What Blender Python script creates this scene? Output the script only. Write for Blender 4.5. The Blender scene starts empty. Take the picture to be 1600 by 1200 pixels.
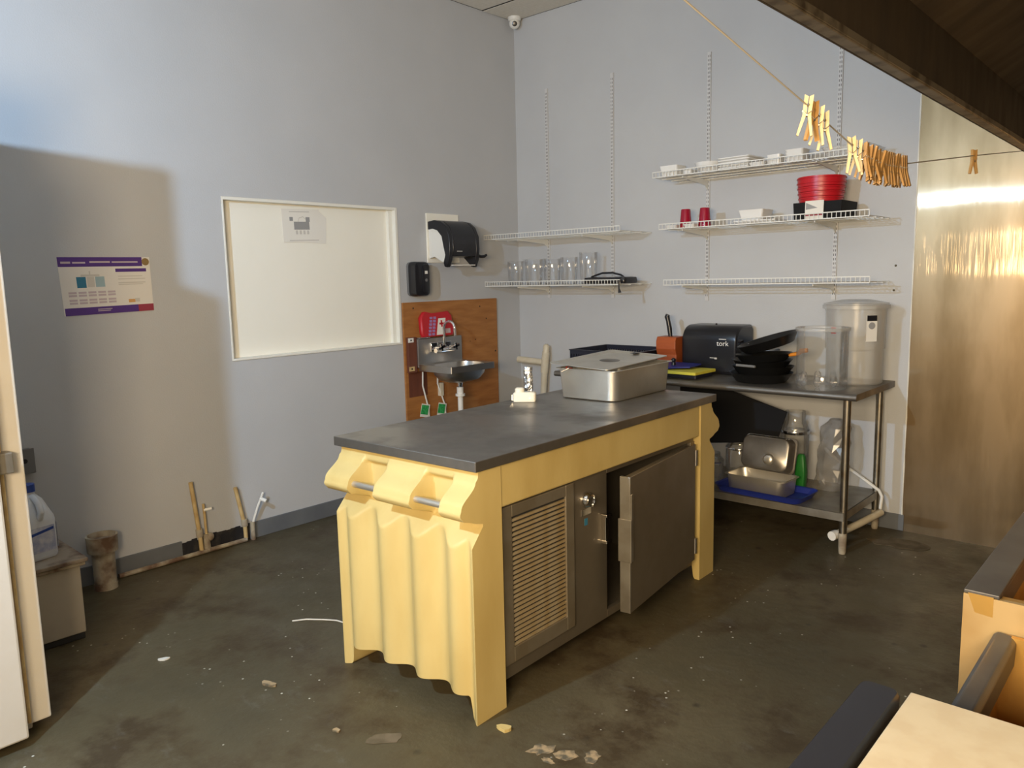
import bpy, bmesh, math, random
from mathutils import Vector, Matrix
random.seed(7)
S = bpy.context.scene
C = S.collection
PI = math.pi

# ---------------------------------------------------------------- camera
cam = bpy.data.cameras.new('camera')
cam.sensor_fit = 'HORIZONTAL'; cam.sensor_width = 36.0
cam.lens = 1215.55 / 1600 * 36.0
cam.clip_start = 0.05
co = bpy.data.objects.new('camera', cam); C.objects.link(co)
_R = Vector((0.74484091, 0.66685964, -0.02258844))
_U = Vector((-0.07358714, 0.11574501, 0.99054936))
_F = Vector((-0.66317189, 0.73613947, -0.13528391))
co.matrix_world = Matrix(((_R.x, _U.x, -_F.x, 4.375), (_R.y, _U.y, -_F.y, -4.9757),
                          (_R.z, _U.z, -_F.z, 1.58), (0, 0, 0, 1)))
S.camera = co

# ---------------------------------------------------------------- light
w = bpy.data.worlds.new('world'); S.world = w; w.use_nodes = True
w.node_tree.nodes['Background'].inputs[0].default_value = (0.5, 0.5, 0.5, 1)
w.node_tree.nodes['Background'].inputs[1].default_value = 0.05
COOL_POS = (2.22, -5.12, 2.36); COOL_RADIUS = 0.028; COOL_STRENGTH = 8800.0; COOL_COLOR = (0.48, 0.71, 1.0)
WARM_POS = (4.30, -5.80, 1.75); WARM_POWER = 205.0; WARM_COLOR = (1.0, 0.77, 0.49)
S.view_settings.view_transform = 'Standard'
S.view_settings.look = 'None'
S.view_settings.gamma = 1.0
S.view_settings.use_curve_mapping = False
S.view_settings.exposure = 0.0


# ---------------------------------------------------------------- materials
def newmat(name):
    m = bpy.data.materials.new(name); m.use_nodes = True
    nt = m.node_tree
    return m, nt, nt.nodes, nt.links, nt.nodes['Principled BSDF']


def mat(name, col, rough=0.5, metal=0.0, col2=None, scale=8.0, stretch=(1, 1, 1), bump=0.0, bscale=None,
        detail=4.0, lo=0.35, hi=0.65, spec=0.5, rough2=None, coat=0.0):
    m, nt, N, L, b = newmat(name)
    b.inputs['Base Color'].default_value = (*col, 1)
    b.inputs['Roughness'].default_value = rough
    b.inputs['Metallic'].default_value = metal
    b.inputs['Specular IOR Level'].default_value = spec
    b.inputs['Coat Weight'].default_value = coat
    if col2 is not None or bump or rough2 is not None:
        tc = N.new('ShaderNodeTexCoord'); mp = N.new('ShaderNodeMapping')
        mp.inputs['Scale'].default_value = stretch
        L.new(tc.outputs['Object'], mp.inputs['Vector'])
        nz = N.new('ShaderNodeTexNoise'); nz.inputs['Scale'].default_value = scale
        nz.inputs['Detail'].default_value = detail
        L.new(mp.outputs[0], nz.inputs['Vector'])
        rp = N.new('ShaderNodeValToRGB')
        rp.color_ramp.elements[0].position = lo; rp.color_ramp.elements[1].position = hi
        rp.color_ramp.elements[0].color = (*col, 1)
        rp.color_ramp.elements[1].color = (*(col2 or col), 1)
        L.new(nz.outputs['Fac'], rp.inputs[0])
        if col2 is not None:
            L.new(rp.outputs[0], b.inputs['Base Color'])
        if rough2 is not None:
            mr = N.new('ShaderNodeMapRange')
            mr.inputs['From Min'].default_value = lo; mr.inputs['From Max'].default_value = hi
            mr.inputs['To Min'].default_value = rough; mr.inputs['To Max'].default_value = rough2
            L.new(nz.outputs['Fac'], mr.inputs['Value']); L.new(mr.outputs[0], b.inputs['Roughness'])
        if bump:
            n2 = nz
            if bscale:
                n2 = N.new('ShaderNodeTexNoise'); n2.inputs['Scale'].default_value = bscale
                n2.inputs['Detail'].default_value = 3
                L.new(mp.outputs[0], n2.inputs['Vector'])
            bp = N.new('ShaderNodeBump'); bp.inputs['Strength'].default_value = bump
            bp.inputs['Distance'].default_value = 0.01
            L.new(n2.outputs['Fac'], bp.inputs['Height']); L.new(bp.outputs[0], b.inputs['Normal'])
    return m


def clear_mat(name, tint=(0.93, 0.94, 0.93), body=0.10, rough=0.08, edge=0.55, bodycol=(0.8, 0.8, 0.78)):
    """thin clear plastic or glass: transparent, with a glossy skin stronger at grazing angles"""
    m = bpy.data.materials.new(name); m.use_nodes = True
    nt = m.node_tree; N = nt.nodes; L = nt.links
    N.clear()
    out = N.new('ShaderNodeOutputMaterial')
    tr = N.new('ShaderNodeBsdfTransparent'); tr.inputs[0].default_value = (*tint, 1)
    df = N.new('ShaderNodeBsdfDiffuse'); df.inputs[0].default_value = (*bodycol, 1)
    gl = N.new('ShaderNodeBsdfGlossy'); gl.inputs['Roughness'].default_value = rough
    lw = N.new('ShaderNodeLayerWeight'); lw.inputs['Blend'].default_value = 0.32
    mr = N.new('ShaderNodeMapRange')
    mr.inputs['To Min'].default_value = 0.02; mr.inputs['To Max'].default_value = edge
    L.new(lw.outputs['Fresnel'], mr.inputs['Value'])
    m1 = N.new('ShaderNodeMixShader'); m1.inputs[0].default_value = body
    L.new(tr.outputs[0], m1.inputs[1]); L.new(df.outputs[0], m1.inputs[2])
    m2 = N.new('ShaderNodeMixShader')
    L.new(mr.outputs[0], m2.inputs[0]); L.new(m1.outputs[0], m2.inputs[1]); L.new(gl.outputs[0], m2.inputs[2])
    L.new(m2.outputs[0], out.inputs[0])
    return m


def emit_mat(name, col, strength):
    m = bpy.data.materials.new(name); m.use_nodes = True
    b = m.node_tree.nodes['Principled BSDF']
    b.inputs['Base Color'].default_value = (*col, 1)
    b.inputs['Emission Color'].default_value = (*col, 1)
    b.inputs['Emission Strength'].default_value = strength
    return m


def floor_mat():
    m, nt, N, L, b = newmat('painted_concrete')
    tc = N.new('ShaderNodeTexCoord')

    def noise(sc, det=6, vec=None, rough=0.6):
        n = N.new('ShaderNodeTexNoise'); n.inputs['Scale'].default_value = sc
        n.inputs['Detail'].default_value = det; n.inputs['Roughness'].default_value = rough
        L.new(vec or tc.outputs['Object'], n.inputs['Vector']); return n

    def ramp(src, stops):
        r = N.new('ShaderNodeValToRGB'); e = r.color_ramp.elements
        e[0].position, e[0].color = stops[0][0], (*stops[0][1], 1)
        e[1].position, e[1].color = stops[-1][0], (*stops[-1][1], 1)
        for p, c in stops[1:-1]:
            q = e.new(p); q.color = (*c, 1)
        L.new(src, r.inputs[0]); return r

    def mix(f, a, bb):
        x = N.new('ShaderNodeMix'); x.data_type = 'RGBA'
        L.new(f, x.inputs[0])
        for s, i in ((a, 6), (bb, 7)):
            if isinstance(s, tuple): x.inputs[i].default_value = (*s, 1)
            else: L.new(s, x.inputs[i])
        return x.outputs[2]
    base = ramp(noise(1.3, 8).outputs[0], [(0.32, (0.066, 0.055, 0.031)), (0.5, (0.084, 0.068, 0.037)), (0.68, (0.122, 0.098, 0.056))])
    grime = ramp(noise(2.6, 9, rough=0.7).outputs[0], [(0.48, (0, 0, 0)), (0.62, (1, 1, 1))])
    c1 = mix(grime.outputs[0], base.outputs[0], (0.052, 0.036, 0.018))
    mp = N.new('ShaderNodeMapping'); mp.inputs['Scale'].default_value = (2.2, 4.0, 1)
    mp.inputs['Rotation'].default_value = (0, 0, 0.5)
    L.new(tc.outputs['Object'], mp.inputs['Vector'])
    scuff = ramp(noise(2.2, 8, mp.outputs[0], 0.75).outputs[0], [(0.58, (0, 0, 0)), (0.74, (0.42, 0.42, 0.42))])
    c2 = mix(scuff.outputs[0], c1, (0.17, 0.165, 0.14))
    vor = N.new('ShaderNodeTexVoronoi'); vor.inputs['Scale'].default_value = 19
    vor.inputs['Randomness'].default_value = 1.0
    L.new(tc.outputs['Object'], vor.inputs['Vector'])
    speck = ramp(vor.outputs['Distance'], [(0.06, (1, 1, 1)), (0.10, (0, 0, 0))])
    spm = ramp(noise(1.9, 4).outputs[0], [(0.50, (0, 0, 0)), (0.58, (1, 1, 1))])
    pr = N.new('ShaderNodeMix'); pr.data_type = 'RGBA'; pr.blend_type = 'MULTIPLY'; pr.inputs[0].default_value = 1
    L.new(speck.outputs[0], pr.inputs[6]); L.new(spm.outputs[0], pr.inputs[7])
    c3 = mix(pr.outputs[2], c2, (0.60, 0.58, 0.50))
    vor2 = N.new('ShaderNodeTexVoronoi'); vor2.inputs['Scale'].default_value = 7
    L.new(tc.outputs['Object'], vor2.inputs['Vector'])
    blot = ramp(vor2.outputs['Distance'], [(0.05, (0.9, 0.9, 0.9)), (0.14, (0, 0, 0))])
    spm2 = ramp(noise(1.1, 3).outputs[0], [(0.50, (0, 0, 0)), (0.60, (1, 1, 1))])
    pr2 = N.new('ShaderNodeMix'); pr2.data_type = 'RGBA'; pr2.blend_type = 'MULTIPLY'; pr2.inputs[0].default_value = 1
    L.new(blot.outputs[0], pr2.inputs[6]); L.new(spm2.outputs[0], pr2.inputs[7])
    c4 = mix(pr2.outputs[2], c3, (0.022, 0.018, 0.013))
    L.new(c4, b.inputs['Base Color'])
    rr_ = ramp(noise(3.0, 6).outputs[0], [(0.3, (0.36, 0.36, 0.36)), (0.7, (0.62, 0.62, 0.62))])
    L.new(rr_.outputs[0], b.inputs['Roughness'])
    bp = N.new('ShaderNodeBump'); bp.inputs['Strength'].default_value = 0.35; bp.inputs['Distance'].default_value = 0.01
    L.new(noise(16, 8).outputs[0], bp.inputs['Height']); L.new(bp.outputs[0], b.inputs['Normal'])
    b.inputs['Specular IOR Level'].default_value = 0.35
    return m


def wood_mat(name, c1, c2, scale=3.0, stretch=(1, 1, 12), rough=0.6):
    return mat(name, c1, rough, 0, c2, scale, stretch, bump=0.12, detail=8, lo=0.3, hi=0.72)


def brushed_mat(name, col, rough, aniso, wav=0.02, dirt=None):
    """brushed sheet steel on a wall facing -y, with vertical grain; aniso is the sideways spread of the normals"""
    m, nt, N, L, b = newmat(name)
    b.inputs['Metallic'].default_value = 1.0
    b.inputs['Base Color'].default_value = (*col, 1)
    b.inputs['Roughness'].default_value = rough
    tc = N.new('ShaderNodeTexCoord')
    nz = N.new('ShaderNodeTexNoise'); nz.inputs['Scale'].default_value = 1.6; nz.inputs['Detail'].default_value = 2
    L.new(tc.outputs['Object'], nz.inputs['Vector'])
    bp = N.new('ShaderNodeBump'); bp.inputs['Strength'].default_value = 1.0; bp.inputs['Distance'].default_value = wav
    L.new(nz.outputs['Fac'], bp.inputs['Height']); L.new(bp.outputs[0], b.inputs['Normal'])
    # fine vertical grain: tilt the normal sideways at random, so highlights spread along the sheet's width
    mpg = N.new('ShaderNodeMapping'); mpg.inputs['Scale'].default_value = (1400.0, 1.0, 3.0)
    L.new(tc.outputs['Object'], mpg.inputs['Vector'])
    ng = N.new('ShaderNodeTexNoise'); ng.inputs['Scale'].default_value = 1.0; ng.inputs['Detail'].default_value = 1
    L.new(mpg.outputs[0], ng.inputs['Vector'])
    mg = N.new('ShaderNodeMapRange'); mg.inputs['To Min'].default_value = -aniso; mg.inputs['To Max'].default_value = aniso
    L.new(ng.outputs['Fac'], mg.inputs['Value'])
    cx = N.new('ShaderNodeCombineXYZ'); L.new(mg.outputs[0], cx.inputs[0])
    va = N.new('ShaderNodeVectorMath'); va.operation = 'ADD'
    L.new(bp.outputs[0], va.inputs[0]); L.new(cx.outputs[0], va.inputs[1])
    vn = N.new('ShaderNodeVectorMath'); vn.operation = 'NORMALIZE'; L.new(va.outputs[0], vn.inputs[0])
    L.new(vn.outputs[0], b.inputs['Normal'])
    b2 = N.new('ShaderNodeBsdfPrincipled'); b2.inputs['Metallic'].default_value = 1.0
    b2.inputs['Base Color'].default_value = (*col, 1); b2.inputs['Roughness'].default_value = 0.38
    L.new(bp.outputs[0], b2.inputs['Normal'])
    mxs = N.new('ShaderNodeMixShader'); mxs.inputs[0].default_value = 0.80
    L.new(b.outputs[0], mxs.inputs[1]); L.new(b2.outputs[0], mxs.inputs[2])
    L.new(mxs.outputs[0], N['Material Output'].inputs[0])
    if dirt:
        n3 = N.new('ShaderNodeTexNoise'); n3.inputs['Scale'].default_value = 2.5; n3.inputs['Detail'].default_value = 8
        mp = N.new('ShaderNodeMapping'); mp.inputs['Scale'].default_value = (2.0, 1, 0.5)
        L.new(tc.outputs['Object'], mp.inputs['Vector']); L.new(mp.outputs[0], n3.inputs['Vector'])
        rp = N.new('ShaderNodeValToRGB')
        rp.color_ramp.elements[0].position = 0.4; rp.color_ramp.elements[0].color = (*col, 1)
        rp.color_ramp.elements[1].position = 0.75; rp.color_ramp.elements[1].color = (*dirt, 1)
        L.new(n3.outputs['Fac'], rp.inputs[0]); L.new(rp.outputs[0], b.inputs['Base Color'])
        gm = N.new('ShaderNodeGamma'); gm.inputs[1].default_value = 1.55
        L.new(rp.outputs[0], gm.inputs[0]); L.new(gm.outputs[0], b2.inputs['Base Color'])
    return m


M = {}
M['floor'] = floor_mat()
M['wall'] = mat('wall_paint', (0.50, 0.515, 0.535), 0.55, 0, (0.525, 0.54, 0.555), 2.0, bump=0.10, bscale=120, spec=0.3)
M['wall_dirty'] = mat('left_wall_paint', (0.485, 0.498, 0.515), 0.55, 0, (0.51, 0.52, 0.535), 2.0, bump=0.10, bscale=120, spec=0.3)
M['wall_far'] = mat('dark_unseen_wall', (0.24, 0.20, 0.16), 0.5, 0, (0.20, 0.165, 0.13), 5)  # unseen walls, coloured dark to cut bounced light
M['cream_board'] = mat('cream_panel', (0.88, 0.86, 0.76), 0.6, 0, (0.90, 0.875, 0.78), 3.0)
M['white_trim'] = mat('white_trim_paint', (0.80, 0.79, 0.72), 0.45)
M['tile'] = mat('ceiling_tile', (0.66, 0.62, 0.54), 0.9, 0, (0.70, 0.66, 0.58), 40, bump=0.3)
M['gap'] = mat('dark_gap', (0.02, 0.02, 0.02), 0.9)
M['base'] = mat('baseboard_vinyl', (0.115, 0.125, 0.14), 0.5, 0, (0.14, 0.15, 0.16), 6)
M['hole'] = mat('black_adhesive', (0.012, 0.012, 0.016), 0.7, 0, (0.06, 0.05, 0.04), 14, lo=0.5, hi=0.75, bump=0.6)
M['steel_sheet'] = brushed_mat('steel_sheet', (0.50, 0.395, 0.265), 0.055, 0.42, 0.002, dirt=(0.33, 0.25, 0.15))
M['steel'] = mat('stainless', (0.55, 0.53, 0.50), 0.30, 1.0, (0.47, 0.45, 0.42), 5, rough2=0.42)
M['steel_bright'] = mat('polished_steel', (0.72, 0.71, 0.69), 0.16, 1.0)
M['bar_steel'] = mat('towel_bar_steel', (0.62, 0.58, 0.50), 0.34, 0.8)
M['steel_pan'] = mat('pan_steel', (0.72, 0.69, 0.62), 0.36, 0.9, (0.64, 0.61, 0.54), 7, rough2=0.46)
M['steel_dark'] = mat('worn_dark_steel', (0.30, 0.28, 0.25), 0.32, 0.85, (0.19, 0.175, 0.155), 3.4, rough2=0.55, detail=8, lo=0.4, hi=0.62)
M['steel_panel'] = mat('cabinet_steel', (0.30, 0.26, 0.20), 0.42, 0.8, (0.235, 0.20, 0.15), 3, rough2=0.55)
M['grille_steel'] = mat('greasy_steel', (0.46, 0.375, 0.24), 0.45, 0.4, (0.36, 0.235, 0.08), 9, lo=0.45, hi=0.7)
M['grille_frame'] = mat('grille_frame_steel', (0.40, 0.355, 0.28), 0.42, 0.75, (0.32, 0.27, 0.19), 6)
M['galv'] = mat('galvanised_steel', (0.36, 0.34, 0.29), 0.45, 0.8, (0.26, 0.235, 0.19), 9)
M['leg_steel'] = mat('leg_steel', (0.46, 0.42, 0.34), 0.32, 1.0, (0.30, 0.22, 0.13), 10, lo=0.5, hi=0.8)
M['chrome'] = mat('chrome', (0.85, 0.85, 0.85), 0.08, 1.0)
M['cream'] = mat('cream_plastic', (0.585, 0.455, 0.185), 0.45, 0, (0.50, 0.37, 0.135), 5, (1, 1, 0.35), bump=0.05, bscale=60, lo=0.4, hi=0.7, detail=7, spec=0.4)
M['black'] = mat('black_plastic', (0.012, 0.012, 0.015), 0.28)
M['black_matte'] = mat('black_matte', (0.008, 0.008, 0.009), 0.7, spec=0.2)
M['black_pan'] = mat('black_nonstick', (0.018, 0.018, 0.018), 0.35, 0.3)
M['navy'] = mat('dark_crate_plastic', (0.012, 0.014, 0.028), 0.45)
M['white'] = mat('white_ceramic', (0.82, 0.82, 0.80), 0.22)
M['wire'] = mat('white_wire_coating', (0.74, 0.74, 0.70), 0.45)
M['rail'] = mat('rail_enamel', (0.60, 0.60, 0.60), 0.4)
M['slot'] = mat('slot_shadow', (0.05, 0.05, 0.05), 0.8)
M['whitep'] = mat('white_plastic', (0.78, 0.77, 0.72), 0.4)
M['pvc'] = mat('pvc_pipe', (0.70, 0.64, 0.50), 0.45, 0, (0.62, 0.55, 0.40), 12)
M['pvc_old'] = mat('yellowed_pvc', (0.62, 0.48, 0.24), 0.5, 0, (0.46, 0.31, 0.13), 14)
M['rusty'] = mat('grimy_pipe', (0.40, 0.35, 0.26), 0.7, 0, (0.13, 0.075, 0.045), 9, lo=0.42, hi=0.62, bump=0.4)
M['rust_top'] = mat('rusted_lid', (0.30, 0.25, 0.19), 0.7, 0, (0.09, 0.05, 0.035), 8, lo=0.42, hi=0.6, bump=0.3)
M['box_paint'] = mat('beige_box_paint', (0.40, 0.36, 0.29), 0.6, 0, (0.33, 0.28, 0.21), 6, lo=0.4, hi=0.75)
M['fridge'] = mat('fridge_enamel', (0.62, 0.59, 0.53), 0.5, 0, (0.58, 0.54, 0.47), 4, bump=0.05, bscale=90)
M['gasket'] = mat('stained_gasket', (0.30, 0.21, 0.12), 0.6)
M['ply'] = wood_mat('plywood', (0.42, 0.185, 0.05), (0.30, 0.115, 0.028), 4.0, (1, 1.2, 7))
M['ply_dark'] = wood_mat('red_brown_wood', (0.16, 0.05, 0.025), (0.11, 0.032, 0.017), 4.0, (1, 6, 1))
M['knife_wood'] = wood_mat('knife_block_wood', (0.42, 0.10, 0.025), (0.33, 0.07, 0.018), 6.0, (1, 1, 6), 0.4)
M['peg'] = wood_mat('clothespin_wood', (0.56, 0.42, 0.22), (0.50, 0.36, 0.17), 30, (6, 6, 1), 0.6)
M['peg_orange_lit'] = wood_mat('orange_lit_clothespin_wood', (0.36, 0.205, 0.062), (0.29, 0.15, 0.04), 30, (6, 6, 1), 0.6)  # same wood with orange lamplight painted into the colour
M['wirespring'] = mat('spring_wire', (0.35, 0.33, 0.30), 0.35, 1.0)
M['cord'] = mat('twine', (0.30, 0.27, 0.22), 0.8)
M['hood'] = mat('greasy_hood_steel', (0.062, 0.045, 0.027), 0.50, 0.4, (0.038, 0.027, 0.016), 3.5, (1, 3, 1), lo=0.35, hi=0.7, rough2=0.65)
M['hood_rim'] = mat('hood_rim_steel', (0.26, 0.22, 0.16), 0.45, 0.8, (0.10, 0.075, 0.05), 18, lo=0.45, hi=0.65)
M['filter'] = mat('hood_filter', (0.05, 0.04, 0.03), 0.6, 0.6)
M['red'] = mat('red_plastic', (0.50, 0.010, 0.018), 0.35)
M['red_cup'] = mat('red_tumbler', (0.32, 0.008, 0.030), 0.22)
M['red_bag'] = mat('red_vinyl', (0.48, 0.012, 0.020), 0.4)
M['paper'] = mat('paper', (0.78, 0.76, 0.70), 0.8)
M['print_grey'] = mat('grey_print', (0.30, 0.30, 0.30), 0.8)
M['print_lgrey'] = mat('light_grey_print', (0.56, 0.54, 0.50), 0.8)
M['purple'] = mat('purple_print', (0.085, 0.035, 0.22), 0.5)
M['poster_paper'] = mat('poster_paper', (0.72, 0.70, 0.66), 0.5)
M['poster_pale'] = mat('pale_lilac_print', (0.50, 0.42, 0.46), 0.6)
M['poster_red'] = mat('red_print', (0.30, 0.04, 0.07), 0.5)
M['teal'] = mat('teal_print', (0.03, 0.17, 0.28), 0.5)
M['pale_blue'] = mat('pale_blue_print', (0.32, 0.44, 0.48), 0.5)
M['orange_print'] = mat('orange_print', (0.62, 0.34, 0.12), 0.5)
M['violet_print'] = mat('violet_print', (0.32, 0.20, 0.42), 0.5)
M['green'] = mat('green_label', (0.02, 0.30, 0.07), 0.5, 0, (0.05, 0.42, 0.12), 60, lo=0.45, hi=0.55)
M['green_plastic'] = mat('green_plastic', (0.012, 0.16, 0.02), 0.4)
M['blue'] = mat('blue_plastic', (0.018, 0.035, 0.28), 0.4)
M['blue_board'] = mat('blue_cutting_board', (0.02, 0.028, 0.21), 0.5)
M['yellow'] = mat('yellow_cutting_board', (0.68, 0.60, 0.06), 0.5)
M['orange'] = mat('orange_handle', (0.72, 0.25, 0.02), 0.4)
M['glass'] = clear_mat('clear_glass', (0.985, 0.985, 0.985), 0.03, 0.06, 0.6)
M['clearp'] = clear_mat('clear_plastic', (0.98, 0.975, 0.96), 0.06, 0.06, 0.6)
M['cloudy'] = clear_mat('cloudy_plastic', (0.97, 0.965, 0.95), 0.20, 0.20, 0.3, (0.92, 0.90, 0.85))
M['bag'] = clear_mat('plastic_bag', (0.80, 0.78, 0.74), 0.22, 0.2, 0.4, (0.5, 0.47, 0.42))
M['jug'] = mat('white_jug', (0.62, 0.66, 0.72), 0.4)
M['jug_label'] = mat('jug_label', (0.30, 0.34, 0.52), 0.5, 0, (0.55, 0.57, 0.64), 30)
M['cap_blue'] = mat('blue_cap', (0.02, 0.06, 0.30), 0.4)
M['foil'] = mat('foil', (0.72, 0.72, 0.72), 0.25, 1.0, bump=1.0, bscale=60)
M['ivory'] = mat('ivory_plastic', (0.86, 0.80, 0.64), 0.35)
M['cutboard'] = mat('cream_cutting_board', (0.43, 0.36, 0.24), 0.5, 0, (0.40, 0.325, 0.21), 20, lo=0.4, hi=0.6)
M['lit_steel'] = mat('orange_lit_steel', (0.60, 0.36, 0.10), 0.38, 0.85, (0.38, 0.20, 0.05), 5, rough2=0.55)  # orange light inside the wells, painted into the steel colour
M['tan_panel'] = mat('tan_and_gold_lit', (0.32, 0.22, 0.095), 0.5, 0.2, (0.25, 0.155, 0.055), 7)  # gold light painted into the end panel; plain tan on the emblem
M['counter_edge'] = mat('dark_counter_edge', (0.085, 0.08, 0.07), 0.45, 0.3, (0.06, 0.055, 0.05), 8)
M['anchor'] = mat('rusted_anchor', (0.12, 0.11, 0.08), 0.7)
M['mop'] = mat('debris_white', (0.65, 0.62, 0.54), 0.8)
M['debris'] = mat('debris_tan', (0.36, 0.26, 0.14), 0.8, 0, (0.10, 0.085, 0.055), 30, lo=0.42, hi=0.6)
M['worn'] = mat('worn_concrete', (0.16, 0.125, 0.08), 0.95, 0, (0.10, 0.08, 0.048), 12, lo=0.4, hi=0.65, spec=0.1)
M['print_red'] = mat('red_ink', (0.45, 0.06, 0.06), 0.6)
M['text_white'] = mat('white_ink', (0.8, 0.8, 0.8), 0.5)
M['skin_grey'] = mat('grey_plastic', (0.16, 0.16, 0.16), 0.5)
M['sausage'] = mat('red_food', (0.45, 0.05, 0.02), 0.25)
M['bulb'] = emit_mat('cool_bulb', COOL_COLOR, COOL_STRENGTH)


# ---------------------------------------------------------------- mesh helpers
class MB:
    def __init__(s): s.v = []; s.f = []

    def add(s, vs, fs):
        o = len(s.v); s.v += [tuple(p) for p in vs]; s.f += [tuple(i + o for i in f) for f in fs]; return s

    def box(s, x0, x1, y0, y1, z0, z1):
        vs = [(x, y, z) for x in (x0, x1) for y in (y0, y1) for z in (z0, z1)]
        return s.add(vs, [(0, 1, 3, 2), (4, 6, 7, 5), (0, 4, 5, 1), (2, 3, 7, 6), (0, 2, 6, 4), (1, 5, 7, 3)])

    def obox(s, c, ax, ay, az):
        """oriented box: centre and three half-axis vectors"""
        c = Vector(c); ax, ay, az = Vector(ax), Vector(ay), Vector(az)
        vs = [c + i * ax + j * ay + k * az for i in (-1, 1) for j in (-1, 1) for k in (-1, 1)]
        return s.add(vs, [(0, 1, 3, 2), (4, 6, 7, 5), (0, 4, 5, 1), (2, 3, 7, 6), (0, 2, 6, 4), (1, 5, 7, 3)])

    def loft(s, rings, cap0=True, cap1=True, closed=True):
        o = len(s.v); n = len(rings[0])
        for r in rings: s.v += [tuple(p) for p in r]
        m = n if closed else n - 1
        for k in range(len(rings) - 1):
            for i in range(m):
                a = o + k * n + i; b = o + k * n + (i + 1) % n
                s.f.append((a, b, b + n, a + n))
        if cap0: s.f.append(tuple(o + i for i in range(n))[::-1])
        if cap1: s.f.append(tuple(o + (len(rings) - 1) * n + i for i in range(n)))
        return s

    def tube(s, pts, r, n=8, cap=True):
        pts = [Vector(p) for p in pts]
        rs = r if isinstance(r, (list, tuple)) else [r] * len(pts)
        rings = []; ref = None
        for i, p in enumerate(pts):
            d = (pts[min(i + 1, len(pts) - 1)] - pts[max(i - 1, 0)]).normalized()
            if ref is None:
                ref = Vector((0, 0, 1)) if abs(d.z) < 0.9 else Vector((1, 0, 0))
            u = (ref - d * ref.dot(d)).normalized(); ref = u; q = d.cross(u)
            rings.append([p + rs[i] * (math.cos(2 * PI * k / n) * u + math.sin(2 * PI * k / n) * q) for k in range(n)])
        return s.loft(rings, cap, cap)

    def lathe(s, prof, c=(0, 0, 0), n=24, cap0=True, cap1=True):
        rings = [[(c[0] + r * math.cos(2 * PI * k / n), c[1] + r * math.sin(2 * PI * k / n), c[2] + z) for k in range(n)] for r, z in prof]
        return s.loft(rings, cap0, cap1)

    def prism(s, poly, axis, a, b):
        """poly in the two remaining axes (x,y,z order), extruded along axis from a to b"""
        def mk(p, t):
            return {'x': (t, p[0], p[1]), 'y': (p[0], t, p[1]), 'z': (p[0], p[1], t)}[axis]
        return s.loft([[mk(p, a) for p in poly], [mk(p, b) for p in poly]])

    def sphere(s, c, r, n=12, m=8, sc=(1, 1, 1)):
        rings = []
        for j in range(1, m):
            t = PI * j / m
            rings.append([(c[0] + sc[0] * r * math.sin(t) * math.cos(2 * PI * k / n), c[1] + sc[1] * r * math.sin(t) * math.sin(2 * PI * k / n),
                           c[2] - sc[2] * r * math.cos(t)) for k in range(n)])
        return s.loft(rings)

    def xf(s, mtx):
        s.v = [tuple(mtx @ Vector(p)) for p in s.v]; return s


def rr(w, d, r, z, cx=0, cy=0, n=4):
    """rounded rectangle ring"""
    r = min(r, w / 2 - 1e-4, d / 2 - 1e-4)
    pts = []
    for sx, sy, a0 in ((1, 1, 0), (-1, 1, PI / 2), (-1, -1, PI), (1, -1, 3 * PI / 2)):
        for k in range(n + 1):
            a = a0 + k * PI / 2 / n
            pts.append((cx + sx * (w / 2 - r) + r * math.cos(a), cy + sy * (d / 2 - r) + r * math.sin(a), z))
    return pts


def wpos(o):
    m = Matrix.Identity(4)
    while o:
        m = (Matrix.Translation(o.location) @ o.rotation_euler.to_matrix().to_4x4()) @ m
        o = o.parent
    return m


def obj(name, mb, material, parent=None, loc=None, rot=None, smooth=False, bevel=0, world=False, bseg=2, ang=40):
    """one mesh object; world=True: the vertices are world coordinates"""
    me = bpy.data.meshes.new(name)
    vs = mb.v
    if world and parent:
        inv = wpos(parent).inverted(); vs = [tuple(inv @ Vector(p)) for p in vs]
    elif world:
        vv = [Vector(p) for p in vs]
        lo = [min(p[i] for p in vv) for i in range(3)]; hi = [max(p[i] for p in vv) for i in range(3)]
        o = Vector(((lo[0] + hi[0]) / 2, (lo[1] + hi[1]) / 2, lo[2])); loc = o
        vs = [tuple(p - o) for p in vv]
    me.from_pydata(vs, [], mb.f)
    bm = bmesh.new(); bm.from_mesh(me)
    bmesh.ops.recalc_face_normals(bm, faces=bm.faces)
    bm.to_mesh(me); bm.free()
    me.materials.append(M[material] if isinstance(material, str) else material)
    if smooth:
        me.polygons.foreach_set('use_smooth', [True] * len(me.polygons))
        me.set_sharp_from_angle(angle=math.radians(ang))
    ob = bpy.data.objects.new(name, me); C.objects.link(ob)
    if loc is not None: ob.location = loc
    if rot is not None: ob.rotation_euler = rot
    if parent: ob.parent = parent
    if bevel:
        bv = ob.modifiers.new('bevel', 'BEVEL'); bv.width = bevel; bv.segments = bseg
        bv.limit_method = 'ANGLE'; bv.angle_limit = math.radians(35)
    return ob


def tag(o, label, cat=None, group=None, kind=None):
    o['label'] = label
    if cat: o['category'] = cat
    if group: o['group'] = group
    if kind: o['kind'] = kind
    return o


def thing(name, label, cat, loc=(0, 0, 0), rotz=0, group=None, rot=None):
    o = bpy.data.objects.new(name, None); C.objects.link(o)
    o.location = loc; o.rotation_euler = rot or (0, 0, rotz)
    o.empty_display_size = 0.05
    return tag(o, label, cat, group)


def struct(name, mb, material, label, parent=None, **k):
    o = obj(name, mb, material, parent, **k)
    o['kind'] = 'structure'; o['label'] = label
    return o


def link_copy(src, parent, loc=None, rot=None):
    c = src.copy(); C.objects.link(c); c.parent = parent
    if loc is not None: c.location = loc
    if rot is not None: c.rotation_euler = rot
    return c


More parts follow.
